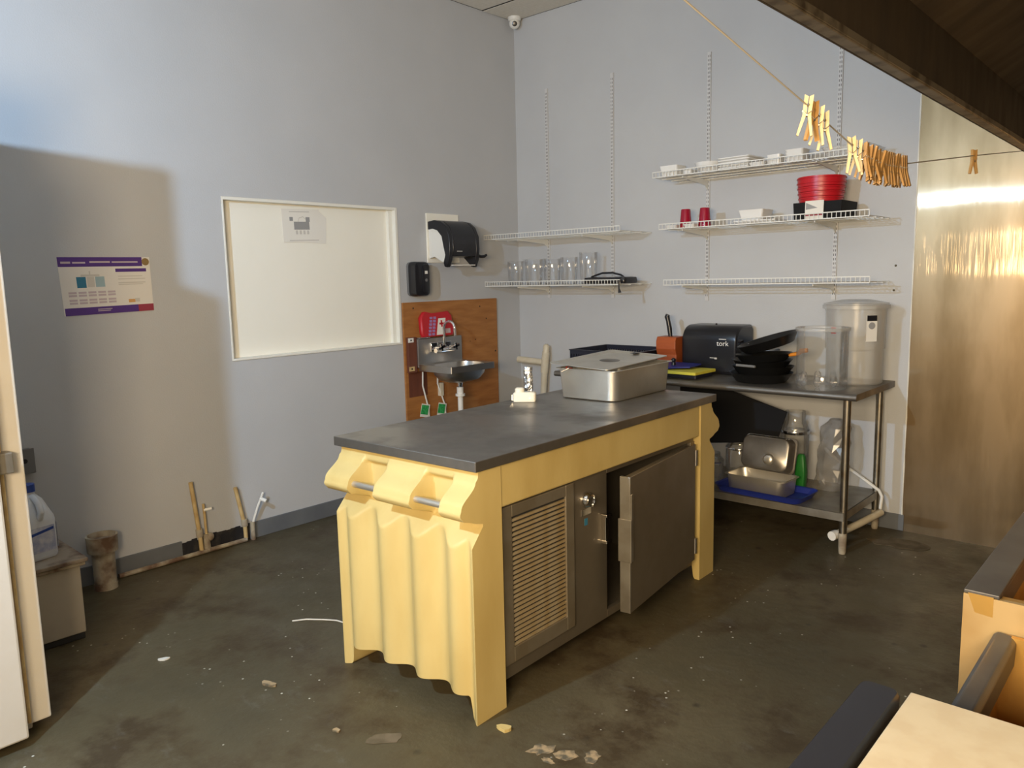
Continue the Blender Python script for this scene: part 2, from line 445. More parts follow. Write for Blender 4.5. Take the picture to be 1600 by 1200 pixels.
def text_mesh(name, s, size, material, parent, mtx, extrude=0.0004):
    cu = bpy.data.curves.new(name, 'FONT'); cu.body = s; cu.size = size; cu.extrude = extrude
    cu.align_x = 'CENTER'; cu.align_y = 'CENTER'; cu.resolution_u = 3
    tmp = bpy.data.objects.new(name + '_tmp', cu); C.objects.link(tmp)
    bpy.context.view_layer.update()
    me = bpy.data.meshes.new_from_object(tmp.evaluated_get(bpy.context.evaluated_depsgraph_get()))
    bpy.data.objects.remove(tmp); bpy.data.curves.remove(cu)
    me.name = name; me.materials.clear(); me.materials.append(M[material])
    o = bpy.data.objects.new(name, me); C.objects.link(o); o.parent = parent
    o.matrix_local = mtx
    return o


# ================================================================= THE ROOM
RX, RY, RZ = 5.15, -7.6, 3.63
fl = struct('floor', MB().box(0, RX, RY, 0, -0.1, 0), 'floor', 'dark grimy grey-green painted concrete floor')
# left wall with the blocked-up hatch opening
WY0, WY1, WZ0, WZ1 = -2.632, -1.304, 1.118, 2.094
wl = struct('wall_left', MB().box(-0.14, 0, RY, WY0, 0, RZ).box(-0.14, 0, WY1, 0, 0, RZ).box(-0.14, 0, WY0, WY1, 0, WZ0).box(-0.14, 0, WY0, WY1, WZ1, RZ),
            'wall_dirty', 'blue-grey painted wall with a blocked-up hatch')
wb = struct('wall_back', MB().box(-0.14, RX, 0, 0.14, 0, RZ), 'wall', 'blue-grey painted wall carrying the wire shelves')
struct('wall_right', MB().box(RX, RX + 0.14, RY, 0.14, 0, RZ), 'wall_far', 'wall behind the cooking line')
struct('wall_rear', MB().box(-0.14, RX + 0.14, RY - 0.14, RY, 0, RZ), 'wall_far', 'wall behind the viewer')
ce = struct('ceiling', MB().box(-0.14, RX + 0.14, RY - 0.14, 0.14, RZ + 0.018, RZ + 0.1), 'gap', 'suspended ceiling of beige tiles')
tile_me = None
ys = [0.0, -0.37]
while ys[-1] > RY: ys.append(max(RY, ys[-1] - 0.61))
xs = [0.0, 1.22, 2.44, 3.66, 4.88, RX]
proto = {}
for i in range(len(xs) - 1):
    for j in range(len(ys) - 1):
        wx = round(xs[i + 1] - xs[i], 4); wy = round(ys[j] - ys[j + 1], 4)
        if wx < 0.05 or wy < 0.05: continue
        g = 0.004 if j > 1 else 0.007
        if (wx, wy) not in proto:
            proto[(wx, wy)] = obj('ceiling_tile', MB().box(g, wx - g, -wy + g, -g, 0, 0.003), 'tile', ce, loc=(xs[i], ys[j], RZ), bevel=0)
        else:
            link_copy(proto[(wx, wy)], ce, loc=(xs[i], ys[j], RZ))
for o in ce.children:
    if abs(o.location.x) < 0.01 and abs(o.location.y) < 0.01: o.rotation_euler.x = 0.012

# hatch panel in the opening
wn = struct('window_1', MB().box(-0.075, -0.06, WY0 + 0.001, WY1 - 0.001, WZ0 + 0.001, WZ1 - 0.001), 'cream_board', 'blocked-up serving hatch with a recessed cream panel')
t = 0.012
obj('window_frame', MB().box(-0.06, 0.004, WY0 + 0.001, WY0 + t, WZ0 + 0.001, WZ1 - 0.001), 'white_trim', wn, bevel=0.002)
obj('window_frame', MB().box(-0.06, 0.004, WY1 - 0.022, WY1 - 0.001, WZ0 + 0.001, WZ1 - 0.001), 'white_trim', wn, bevel=0.002)
obj('window_frame', MB().box(-0.06, -0.03, WY1 - 0.055, WY1 - 0.022, WZ0 + t, WZ1 - 0.02), 'white_trim', wn, bevel=0.002)
obj('window_frame', MB().box(-0.06, 0.004, WY0 + t, WY1 - 0.022, WZ1 - 0.02, WZ1 - 0.001), 'white_trim', wn, bevel=0.002)
obj('window_sill', MB().box(-0.06, 0.006, WY0 + t, WY1 - 0.022, WZ0 + 0.001, WZ0 + 0.014), 'white_trim', wn, bevel=0.002)

# baseboards, with the stretch torn out between the two water pipes
bl = struct('baseboard_left', MB().box(0.0, 0.012, -3.03, RY + 0.01, 0, 0.104).box(0.0, 0.012, -2.60, -0.001, 0, 0.104), 'base', 'grey vinyl baseboard with a torn-out stretch', bevel=0.003)
hb = MB()
random.seed(3)
for k in range(14):
    y0 = -3.03 + k * 0.43 / 14; h = 0.095 + random.uniform(-0.012, 0.012)
    hb.box(0.0005, 0.005 + random.uniform(0, 0.003), y0, y0 + 0.43 / 14 + 0.001, 0.002, h)
obj('bare_adhesive', hb, 'hole', bl)
struct('baseboard_back', MB().box(0.013, 3.075, -0.012, 0, 0, 0.1), 'base', 'grey vinyl baseboard below the steel work table', bevel=0.003)

# stainless sheet cladding on the back wall
st = struct('trim_1', MB().box(3.065, RX, -0.006, 0, 0.0, 2.9), 'steel_sheet', 'brushed stainless sheet cladding on the back wall')
obj('caulk_bead', MB().tube([(3.062, -0.005, z * 0.1) for z in range(1, 30)], [0.004 + 0.002 * math.sin(z * 2.1) for z in range(1, 30)], 6), 'white_trim', st, smooth=True)

# ================================================================= LAMPS (out of view)
lp = thing('pendant_bulb', 'bare cool white bulb hanging on a cord', 'lamp', (COOL_POS[0], COOL_POS[1], COOL_POS[2]))
obj('bulb', MB().sphere((0, 0, 0), COOL_RADIUS, 16, 12), 'bulb', lp, smooth=True)
obj('socket', MB().lathe([(0.012, 0.026), (0.018, 0.035), (0.018, 0.10), (0.01, 0.115)], n=16), 'whitep', lp, smooth=True)
obj('cord', MB().tube([(0, 0, 0.11), (0, 0, RZ - COOL_POS[2])], 0.004, 6), 'black', lp)

wd = Vector((-0.03, 1.0, 0.0)).normalized()
rotq = (-wd).to_track_quat('Z', 'Y').to_euler()
wt = thing('strip_lamp', 'long warm strip lamp hanging at the end of the cooking line', 'lamp', WARM_POS, rot=rotq)
LW, LH = 1.50, 0.50
obj('housing', MB().box(-LW / 2 - 0.02, LW / 2 + 0.02, -LH / 2 - 0.02, LH / 2 + 0.02, 0.02, 0.06).box(-LW / 2 - 0.02, LW / 2 + 0.02, LH / 2, LH / 2 + 0.02, -0.03, 0.02)
    .box(-LW / 2 - 0.02, LW / 2 + 0.02, -LH / 2 - 0.02, -LH / 2, -0.03, 0.02), 'steel', wt)
inv = wpos(wt).inverted()
for dx in (-0.6, 0.6):
    top = inv @ Vector((WARM_POS[0] + dx, WARM_POS[1] - 0.04, RZ))
    obj('cord', MB().tube([(top.x, LH / 2 + 0.02, 0.04), tuple(top)], 0.005, 6), 'black', wt)
al = bpy.data.lights.new('flood_light', 'AREA'); al.shape = 'RECTANGLE'; al.size = LW - 0.02; al.size_y = LH - 0.02
al.energy = WARM_POWER; al.color = WARM_COLOR
alo = bpy.data.objects.new('flood_light', al); C.objects.link(alo); alo.parent = wt; alo.location = (0, 0, 0.0)

# ================================================================= ISLAND
IW, IL = 0.7843, 1.826
isl = thing('refrigerated_island', 'low counter with cream moulded plastic ends and a dark steel top', 'counter', (2.5502, -3.1453, 0), 0.0265)
obj('worktop', MB().box(-IW, 0, 0, IL, 0.924, 0.962), 'steel_dark', isl, bevel=0.003)


def sstep(a, b, x):
    t = min(1, max(0, (x - a) / (b - a))); return t * t * (3 - 2 * t)


def lerp_prof(pr, z):
    if z >= pr[0][0]: return pr[0][1]
    for (z0, y0), (z1, y1) in zip(pr, pr[1:]):
        if z1 <= z <= z0:
            t = (z0 - z) / (z0 - z1); t = t * t * (3 - 2 * t)
            return y0 + (y1 - y0) * t
    return pr[-1][1]


HW = 0.378   # half width of the end panel
BULGE = [(0.925, 0.028), (0.900, 0.026), (0.882, 0.012), (0.806, -0.060), (0.784, -0.068), (0.764, -0.056), (0.748, -0.012), (0.730, 0.045), (0.700, 0.050)]
NOTCH = [(0.925, 0.028), (0.884, 0.026), (0.868, 0.052), (0.70, 0.056)]


def front_y(x, z):
    inn = 0.0
    for c in (-0.157, 0.196):
        inn = max(inn, sstep(0.074, 0.063, abs(x - c)))
    b = lerp_prof(BULGE, z) * (1 - inn) + lerp_prof(NOTCH, z) * inn
    # lower skirt: wavy flutes cut by a sloping plane at the top
    ph = (x + HW) / (2 * HW) * 4
    fr = ph - math.floor(ph)
    lobe = 0.5 - 0.5 * math.cos(2 * PI * fr)
    edge = sstep(HW - 0.05, HW, abs(x))
    yl = 0.024 - 0.046 * lobe * (1 - edge) - 0.038 * edge
    ysl = 0.050 - 0.115 * (0.728 - z) / 0.13
    skirt = max(yl, ysl)
    tt = sstep(0.735, 0.718, z)
    return b * (1 - tt) + skirt * tt


def bottom_z(x):
    e = HW - abs(x)
    return 0.0 if e < 0.030 else 0.090 * sstep(0.032, 0.048, e) + 0.004


nx, nz = 150, 96
ep = MB(); rows = []
fv = []
for i in range(nx + 1):
    x = -HW + 2 * HW * i / nx
    zb = bottom_z(x)
    for k in range(nz + 1):
        z = 0.924 - (0.924 - zb) * k / nz
        fv.append((x, front_y(x, z), z))
ff = []
for i in range(nx):
    for k in range(nz):
        a = i * (nz + 1) + k; ff.append((a, a + 1, a + nz + 2, a + nz + 1))
ep.add(fv, ff)
o0 = len(ep.v)
bv_ = []
for i in range(nx + 1):
    x = -HW + 2 * HW * i / nx
    bv_ += [(x, 0.145, 0.924), (x, 0.145, bottom_z(x))]
ep.v += bv_
for i in range(nx):
    a = o0 + 2 * i
    ep.f.append((a, a + 2, a + 3, a + 1))
    f0 = i * (nz + 1)
    ep.f.append((f0, f0 + nz + 1, a + 2, a))
    ep.f.append((f0 + nz, a + 1, a + 3, f0 + 2 * nz + 1))
for i in (0, nx):
    ep.f.append(tuple(i * (nz + 1) + k for k in range(nz + 1)) + (o0 + 2 * i + 1, o0 + 2 * i))
e1 = obj('end_panel', ep, 'cream', isl, loc=(-IW / 2, 0, 0), smooth=True, ang=50)
bar = obj('towel_bar', MB().tube([(-0.27, 0.002, 0.800), (0.30, 0.002, 0.800)], 0.0125, 14), 'bar_steel', e1, smooth=True)
bar.location = (0, -0.036, -0.004)
e2 = link_copy(e1, isl, loc=(-IW / 2, IL, 0), rot=(0, 0, PI))
link_copy(bar, e2)

XF = -0.020                                            # plane of the cream side rail
obj('side_rail', MB().box(XF - 0.03, XF, 0.150, IL - 0.150, 0.762, 0.921), 'cream', isl, bevel=0.006)
obj('side_rail', MB().box(-IW + 0.02, -IW + 0.05, 0.150, IL - 0.150, 0.762, 0.921), 'cream', isl, bevel=0.006)
xs_ = -0.045
bd = MB()
bd.box(xs_ - 0.02, xs_, 0.150, 0.868, 0.082, 0.762)          # left face plate
bd.box(xs_ - 0.02, xs_, 0.868, 1.66, 0.735, 0.762)           # strip over the door opening
bd.box(xs_ - 0.02, xs_, 0.868, 1.66, 0.082, 0.118)           # strip under it
bd.box(xs_ - 0.02, xs_, 1.632, 1.676, 0.118, 0.735)
bd.box(-IW + 0.05, xs_ - 0.02, 0.150, 0.17, 0.082, 0.762)
bd.box(-IW + 0.05, xs_ - 0.02, 1.656, 1.676, 0.082, 0.762)
bd.box(-IW + 0.03, -IW + 0.05, 0.150, 1.676, 0.082, 0.762)
bd.box(-IW + 0.05, xs_ - 0.02, 0.17, 1.656, 0.082, 0.10)
obj('cabinet_body', bd, 'steel_panel', isl, bevel=0.002)
obj('cavity_shade', MB().box(-IW + 0.06, xs_ - 0.021, 0.84, 0.867, 0.101, 0.761), 'black_matte', isl)  # black sheets paint the shade inside the open cabinet
obj('cavity_shade', MB().box(-IW + 0.052, -IW + 0.06, 0.867, 1.65, 0.101, 0.761), 'black_matte', isl)
# grille
GY0, GY1, GZ0, GZ1 = 0.172, 0.612, 0.140, 0.752
gr = obj('grille', MB().box(xs_, xs_ + 0.012, GY0, GY0 + 0.050, GZ0, GZ1).box(xs_, xs_ + 0.012, GY1 - 0.055, GY1, GZ0, GZ1)
         .box(xs_, xs_ + 0.012, GY0 + 0.05, GY1 - 0.055, GZ1 - 0.045, GZ1).box(xs_, xs_ + 0.012, GY0 + 0.05, GY1 - 0.055, GZ0, GZ0 + 0.06), 'grille_frame', isl, bevel=0.003)
obj('grille_gap_shade', MB().box(xs_ + 0.0002, xs_ + 0.001, GY0 + 0.05, GY1 - 0.055, GZ0 + 0.06, GZ1 - 0.045), 'gap', gr)  # black sheet paints the shade between the slats
ns = 27
za, zb_ = GZ0 + 0.062, GZ1 - 0.047
sl0 = None
for k in range(ns):
    z = za + (zb_ - za) * k / ns; h = (zb_ - za) / ns
    if sl0 is None:
        sm = MB().prism([(0.001, 0.0), (0.0065, -0.001), (0.0075, 0.001), (0.0065, h * 0.46), (0.001, h * 0.52)], 'y', GY0 + 0.051, GY1 - 0.056)
        sl0 = obj('slat', sm, 'grille_steel', gr, loc=(xs_, 0, z))
    else:
        link_copy(sl0, gr, loc=(xs_, 0, z))
# thermostat dial, plate, latch
dl = obj('thermostat_dial', MB().lathe([(0.034, 0), (0.034, 0.012), (0.028, 0.02), (0.026, 0.034), (0.018, 0.036), (0.016, 0.030)], n=24), 'steel_bright', isl, loc=(xs_, 0.708, 0.657), rot=(0, PI / 2, 0), smooth=True)
obj('name_plate', MB().box(xs_, xs_ + 0.004, 0.675, 0.745, 0.590, 0.618), 'steel_bright', isl, bevel=0.001)
obj('sticker', MB().box(xs_, xs_ + 0.001, 0.70, 0.722, 0.545, 0.575), 'teal', isl)
obj('latch_strike', MB().box(xs_, xs_ + 0.022, 0.826, 0.858, 0.445, 0.560).box(xs_, xs_ + 0.03, 0.822, 0.862, 0.435, 0.449).box(xs_, xs_ + 0.03, 0.822, 0.862, 0.553, 0.565), 'steel_bright', isl, bevel=0.002)
# door, hinged at its far edge and standing ajar
DL = 0.760
dr = obj('door', MB().box(-0.006, 0.002, -DL, -0.004, 0.128, 0.733).box(-0.044, -0.006, -DL + 0.012, -0.016, 0.138, 0.723), 'steel_panel', isl, loc=(xs_ + 0.030, 1.628, 0), rot=(0, 0, math.radians(6.3)), bevel=0.002)
obj('edge_trim', MB().box(-0.046, 0.003, -DL - 0.003, -DL + 0.011, 0.128, 0.733), 'galv', dr, bevel=0.002)
obj('door_handle', MB().box(-0.050, 0.012, -DL - 0.012, -DL - 0.003, 0.36, 0.55).box(0.003, 0.010, -DL - 0.003, -DL + 0.018, 0.36, 0.66), 'galv', dr, bevel=0.002)
for hz in (0.16, 0.62):
    obj('hinge', MB().tube([(0.0, 0.004, hz), (0.0, 0.004, hz + 0.08)], 0.010, 10), 'steel', dr, smooth=True)

# ================================================================= STEEL WORK TABLE
TX0, TX1, TYF, TYB, TZ = 0.92, 2.992, -0.695, -0.012, 0.917
tb = thing('steel_work_table', 'long stainless work table with an undershelf along the back wall', 'table', ((TX0 + TX1) / 2, (TYF + TYB) / 2, 0))
tt = MB().box(TX0, TX1, TYF + 0.02, TYB, TZ - 0.004, TZ)
nb = 10
edge = [(TYF + 0.02 + 0.0, TZ)] + [(TYF + 0.019 - 0.019 * math.sin(PI * k / nb), TZ - 0.019 + 0.019 * math.cos(PI * k / nb)) for k in range(nb + 1)] + [(TYF + 0.02, TZ - 0.038)]
tt.prism(edge, 'x', TX0, TX1)
tt.box(TX1 - 0.006, TX1, TYF + 0.02, TYB, TZ - 0.036, TZ - 0.004)
tt.box(TX0, TX0 + 0.006, TYF + 0.02, TYB, TZ - 0.036, TZ - 0.004)
obj('table_top', tt, 'steel_dark', tb, world=True, smooth=True, ang=30)
for lx, ly in ((2.925, -0.625), (2.925, -0.06), (1.0, -0.625), (1.0, -0.06)):
    lg = obj('leg', MB().tube([(lx, ly, 0.09), (lx, ly, TZ - 0.005)], 0.021, 16), 'leg_steel', tb, world=True, smooth=True)
    obj('foot', MB().lathe([(0.017, 0.0), (0.020, 0.012), (0.0225, 0.095), (0.0225, 0.12), (0.0212, 0.12)], (lx, ly, 0), 16), 'rusty', lg, world=True, smooth=True)
us = MB().box(TX0 + 0.06, 2.935, -0.655, -0.035, 0.236, 0.240)
us.box(TX0 + 0.06, 2.935, -0.657, -0.650, 0.195, 0.240).box(2.930, 2.937, -0.65, -0.035, 0.195, 0.240)
obj('undershelf', us, 'galv', tb, world=True)

# ================================================================= SHELF RAILS AND WIRE SHELVES
sn0 = None
RNAMES = ['farthest left', 'second from the left', 'third from the left', 'farthest right']
for i, (x, z0, z1) in enumerate([(0.334, 1.412, 3.05), (0.959, 1.412, 3.055), (1.746, 1.392, 3.045), (2.612, 1.40, 3.06)]):
    r = thing('shelf_standard', 'slotted white wall rail for shelf brackets, ' + RNAMES[i] + ' of four', 'shelf rail', (x, 0, z0), group='slotted wall rails')
    h = z1 - z0
    obj('channel', MB().box(-0.0125, 0.0125, -0.003, -0.0005, 0, h).box(-0.0125, -0.0105, -0.013, -0.003, 0, h).box(0.0105, 0.0125, -0.013, -0.003, 0, h).box(-0.0105, 0.0105, -0.013, -0.0115, 0, h), 'rail', r)
    sm = MB(); z = 0.03
    while z < h - 0.03:
        sm.box(-0.0072, -0.0038, -0.0135, -0.0129, z, z + 0.014); sm.box(0.0038, 0.0072, -0.0135, -0.0129, z, z + 0.014); z += 0.0265
    so = obj('slots', sm, 'slot', r); so['kind'] = 'stuff'


def wire_shelf(name_label, x0, x1, zc, depth, rails):
    zd = zc - 0.016
    s = thing('wire_shelf', name_label, 'shelf', ((x0 + x1) / 2, -depth / 2, zd), group='white wire shelves')
    d = MB(); a = 0.0017
    n = int((x1 - x0) / 0.0254)
    for k in range(n + 1):
        x = x0 + (x1 - x0) * k / n
        d.box(x - a, x + a, -depth, -0.022, -0.0034 + zd, zd)
    for y in (-0.026, -depth * 0.36, -depth * 0.68):
        d.box(x0, x1, y - 0.003, y + 0.003, zd - 0.009, zd - 0.0035)
    o = obj('wire_deck', d, 'wire', s, world=True); o['kind'] = 'stuff'
    l = MB()
    for z in (zd - 0.004, zd + 0.030):
        l.box(x0, x1, -depth - 0.004, -depth + 0.002, z - 0.003, z + 0.003)
    for k in range(n + 1):
        x = x0 + (x1 - x0) * k / n
        l.box(x - a, x + a, -depth - 0.0015, -depth + 0.0015, zd - 0.004, zd + 0.030)
    o = obj('front_lip', l, 'wire', s, world=True)
    for rx in rails:
        b = MB()
        b.prism([(-0.013, zd - 0.075), (-0.013, zd - 0.010), (-depth * 0.93, zd - 0.010), (-depth * 0.93, zd - 0.020), (-0.06, zd - 0.045)], 'x', rx - 0.003, rx + 0.003)
        obj('bracket', b, 'wire', s, world=True)
    return zd


L1 = wire_shelf('empty upper wire shelf near the corner, on the left', 0.012, 1.305, 1.903, 0.426, (0.334, 0.959))
L2 = wire_shelf('lower left wire shelf holding clear glass jars', 0.012, 1.305, 1.536, 0.426, (0.334, 0.959))
R1 = wire_shelf('top right wire shelf holding white dishes and plates', 1.537, 2.925, 2.236, 0.38, (1.746, 2.612))
R2 = wire_shelf('middle right wire shelf holding red cups and red buckets', 1.587, 2.925, 1.896, 0.38, (1.746, 2.612))
R3 = wire_shelf('bare lowest right wire shelf above the work table', 1.622, 2.940, 1.528, 0.38, (1.746, 2.612))


# ================================================================= DISHES ON THE SHELVES
def square_bowl(name, label, x, y, z, w, h, tw=None, cat='bowl', group='white ceramic dishes', d=None, rot=0.0, material='white'):
    d = d or w; tw = tw or w * 0.78; td = d * tw / w; t = 0.005
    mb = MB()
    mb.loft([rr(tw, td, 0.012, 0), rr(w, d, 0.014, h), rr(w - 2 * t, d - 2 * t, 0.011, h), rr(tw - 2 * t, td - 2 * t, 0.009, 0.006)])
    o = obj(name, mb, material, loc=(x, y, z), rot=(0, 0, rot), smooth=True, ang=35)
    return tag(o, label, cat, group)


def flat_plate(name, label, x, y, z, w, d=None, h=0.014, group='white ceramic dishes', rot=0.0):
    d = d or w
    mb = MB().loft([rr(w * 0.86, d * 0.86, 0.01, 0), rr(w * 0.88, d * 0.88, 0.01, 0.003), rr(w, d, 0.012, h - 0.006), rr(w, d, 0.012, h), rr(w - 0.006, d - 0.006, 0.010, h), rr(w * 0.84, d * 0.84, 0.01, 0.006)])
    o = obj(name, mb, 'white', loc=(x, y, z), rot=(0, 0, rot), smooth=True, ang=35)
    return tag(o, label, 'plate', group)


zs = R1 + 0.001
square_bowl('square_bowl', 'white square bowl at the left end of the top shelf', 1.620, -0.26, zs, 0.135, 0.072)
square_bowl('ramekin', 'tiny white dish between the square bowl and round bowl', 1.758, -0.30, zs, 0.055, 0.032, cat='dish')
rb = MB().lathe([(0.045, 0), (0.05, 0.006), (0.078, 0.035), (0.090, 0.068), (0.086, 0.068), (0.074, 0.036), (0.045, 0.012)], n=28)
tag(obj('round_bowl', rb, 'white', loc=(1.878, -0.25, zs), smooth=True), 'round white bowl on the top shelf', 'bowl', 'white ceramic dishes')
ORD = ['bottom', 'second', 'third', 'fourth', 'top']
for k in range(5):
    flat_plate('square_plate', 'square white plate, ' + (ORD[k] if k in (0, 4) else ORD[k] + ' from the bottom') + ' of the top shelf pile', 2.085, -0.22, zs + k * 0.0155, 0.215, rot=-0.06 + 0.02 * (k % 2))
square_bowl('oblong_dish', 'low white oblong dish in front of the plate pile', 2.240, -0.315, zs, 0.10, 0.024, d=0.06, cat='dish')
square_bowl('square_bowl', 'small white square bowl beside the right stack of dishes', 2.330, -0.26, zs, 0.085, 0.062, tw=0.074)
for k in range(4):
    square_bowl('square_dish', 'shallow white square dish, ' + ['bottom', 'second from the bottom', 'third from the bottom', 'top'][k] + ' of the right stack', 2.462, -0.26, zs + k * 0.017, 0.115, 0.026, tw=0.09, cat='dish')
flat_plate('square_plate', 'single white plate behind the stack of square dishes', 2.57, -0.14, zs, 0.14)
ct = thing('clear_tray', 'shallow clear plastic tray at the right end of the top shelf', 'tray', (2.765, -0.20, zs))
obj('tray_body', MB().loft([rr(0.22, 0.26, 0.02, 0), rr(0.26, 0.30, 0.02, 0.055), rr(0.27, 0.31, 0.02, 0.057), rr(0.255, 0.295, 0.018, 0.054), rr(0.215, 0.255, 0.018, 0.004)]), 'cloudy', ct, smooth=True)

zs = R2 + 0.001
for k, (x, y) in enumerate(((1.724, -0.27), (1.860, -0.265))):
    cp = MB().lathe([(0.040, 0), (0.0405, 0.006), (0.031, 0.118), (0.029, 0.123), (0.0, 0.1235)], n=24, cap1=False)
    tag(obj('tumbler', cp, 'red_cup', loc=(x, y, zs), smooth=True), ['red plastic tumbler upside down, the one nearer the shelf end', 'red plastic tumbler upside down, the one in front of the rail'][k], 'cup', 'red tumblers')
square_bowl('square_dish', 'low white dish at the left end of the middle shelf', 1.645, -0.30, zs, 0.085, 0.022, cat='dish')
square_bowl('square_dish', 'low white dish standing between the two red tumblers', 1.788, -0.315, zs, 0.080, 0.022, cat='dish')
cpw = MB().lathe([(0.030, 0), (0.040, 0.07), (0.037, 0.07), (0.027, 0.005)], n=20)
tag(obj('white_cup', cpw, 'white', loc=(1.79, -0.15, zs), smooth=True), 'small white cup behind the red tumblers', 'cup')
flat_plate('square_plate', 'white plate under the square bowl on the middle shelf', 2.215, -0.21, zs, 0.27, 0.22, 0.020, rot=0.05)
square_bowl('square_bowl', 'white square bowl standing on a plate on the middle shelf', 2.190, -0.22, zs + 0.0075, 0.165, 0.078)
# red buckets nested above a black box
bx = thing('black_box', 'open black box under the red buckets', 'box', (2.618, -0.21, zs))
obj('box_body', MB().loft([rr(0.275, 0.25, 0.006, 0), rr(0.285, 0.26, 0.006, 0.098), rr(0.277, 0.252, 0.006, 0.098), rr(0.265, 0.24, 0.006, 0.006)]), 'black_matte', bx)
cardm = tag(obj('paper_card', MB().box(-0.055, 0.055, -0.0008, 0.0008, 0, 0.105), 'paper', loc=(2.605, -0.348, zs), rot=(-0.04, 0, -0.06)), 'white printed card leaning on the black box', 'card')
obj('printed_stripe', MB().box(-0.054, 0.054, -0.0012, -0.0009, 0.018, 0.026), 'poster_red', cardm)
obj('printed_block', MB().add([(-0.05, -0.0012, 0.055), (0.02, -0.0012, 0.062), (-0.05, -0.0012, 0.095)], [(0, 1, 2)]), 'print_grey', cardm)
for k in range(4):
    z = zs + 0.1 + k * 0.030
    bk = thing('red_bucket', 'red plastic tub lid ring, ' + ['lowest', 'second from the bottom', 'third from the bottom', 'uppermost'][k] + ' of the nested stack', 'bucket', (2.592, -0.21, z), group='nested red tubs')
    ro = 0.122 + 0.0035 * k
    hh = 0.0295 if k < 3 else 0.058
    obj('tub_body', MB().lathe([(ro - 0.006, 0), (ro, 0.002), (ro + 0.002, hh - 0.014), (ro + 0.002, hh), (ro - 0.006, hh), (ro - 0.010, 0.006)], n=40), 'red', bk, smooth=True)
    rim = MB()
    for zz in ((hh - 0.006,) if k < 3 else (0.022, 0.050)):
        rim.lathe([(ro + 0.0015, zz - 0.004), (ro + 0.007, zz - 0.003), (ro + 0.007, zz + 0.003), (ro + 0.0015, zz + 0.004)], n=40, cap0=False, cap1=False)
    obj('rim', rim, 'red', bk, smooth=True)

zs = L2 + 0.001
JL = ['leftmost', 'second from the left', 'middle', 'second from the right', 'rightmost and tallest']
for k, (x, r, h) in enumerate([(0.150, 0.066, 0.19), (0.352, 0.072, 0.20), (0.528, 0.068, 0.20), (0.704, 0.066, 0.205), (0.878, 0.068, 0.235)]):
    jp = MB().lathe([(r * 0.80, 0), (r * 0.86, 0.006), (r * 0.97, h * 0.6), (r, h - 0.004), (r - 0.001, h), (r - 0.004, h)], n=28, cap1=False)
    g = thing('glass_jar', 'clear glass jar on the lower left shelf, ' + JL[k], 'jar', (x, -0.21 - 0.01 * (k % 2), zs), group='clear glass jars')
    obj('glass_body', jp, 'glass', g, smooth=True)
    obj('glass_base', MB().lathe([(r * 0.79, 0.001), (r * 0.83, 0.012)], n=28), 'glass', g, smooth=True)
    if k in (1,):
        obj('spout', MB().add([(-r * 0.5, -r * 0.8, h - 0.001), (-r * 1.25, -r * 0.5, h + 0.004), (-r * 0.95, -r * 0.1, h - 0.001), (-r * 0.9, -r * 0.4, h - 0.05)], [(0, 1, 3), (1, 2, 3)]), 'glass', g)
bc = thing('black_carrier', 'flat black plastic case with an arched handle on the lower left shelf', 'case', (1.115, -0.27, zs))
obj('case_body', MB().loft([rr(0.36, 0.17, 0.02, 0.003), rr(0.37, 0.18, 0.025, 0.02), rr(0.36, 0.17, 0.025, 0.045), rr(0.30, 0.12, 0.02, 0.05)]), 'black', bc, smooth=True)
obj('handle', MB().tube([(-0.175, -0.06, 0.012), (-0.12, -0.05, 0.055), (-0.04, -0.04, 0.078), (0.05, -0.04, 0.078), (0.12, -0.04, 0.062), (0.17, -0.04, 0.03)], 0.007, 8), 'black', bc, smooth=True)
obj('strap', MB().tube([(0.17, -0.06, 0.03), (0.19, -0.13, 0.036), (0.195, -0.178, 0.015), (0.197, -0.180, -0.03), (0.205, -0.182, -0.06)], [0.006, 0.005, 0.005, 0.006, 0.012], 8), 'black', bc, smooth=True)

# ================================================================= THINGS ON THE WORK TABLE
z0 = TZ + 0.001
# dark crate
cr = thing('dark_crate', 'shallow dark slotted plastic crate at the left of the work table', 'crate', (1.22, -0.30, z0))
cw, cd, chh = 0.56, 0.46, 0.135
cb = MB()
cb.box(-cw / 2, cw / 2, -cd / 2, cd / 2, 0, 0.006)
for y in (-cd / 2, cd / 2 - 0.008):
    cb.box(-cw / 2, cw / 2, y, y + 0.008, 0.006, 0.03); cb.box(-cw / 2, cw / 2, y, y + 0.008, chh - 0.025, chh)
    n = 26
    for k in range(n + 1):
        x = -cw / 2 + (cw - 0.012) * k / n; cb.box(x, x + 0.012, y, y + 0.008, 0.03, chh - 0.025)
for x in (-cw / 2, cw / 2 - 0.008):
    cb.box(x, x + 0.008, -cd / 2 + 0.008, cd / 2 - 0.008, 0.006, 0.03); cb.box(x, x + 0.008, -cd / 2 + 0.008, cd / 2 - 0.008, chh - 0.025, chh)
    n = 20
    for k in range(n + 1):
        y = -cd / 2 + 0.008 + (cd - 0.028) * k / n; cb.box(x, x + 0.008, y, y + 0.012, 0.03, chh - 0.025)
obj('crate_body', cb, 'navy', cr)
obj('rim', MB().loft([rr(cw + 0.02, cd + 0.02, 0.015, chh), rr(cw + 0.02, cd + 0.02, 0.015, chh + 0.006), rr(cw - 0.02, cd - 0.02, 0.01, chh + 0.006), rr(cw - 0.02, cd - 0.02, 0.01, chh), rr(cw + 0.02, cd + 0.02, 0.015, chh)], False, False), 'navy', cr)

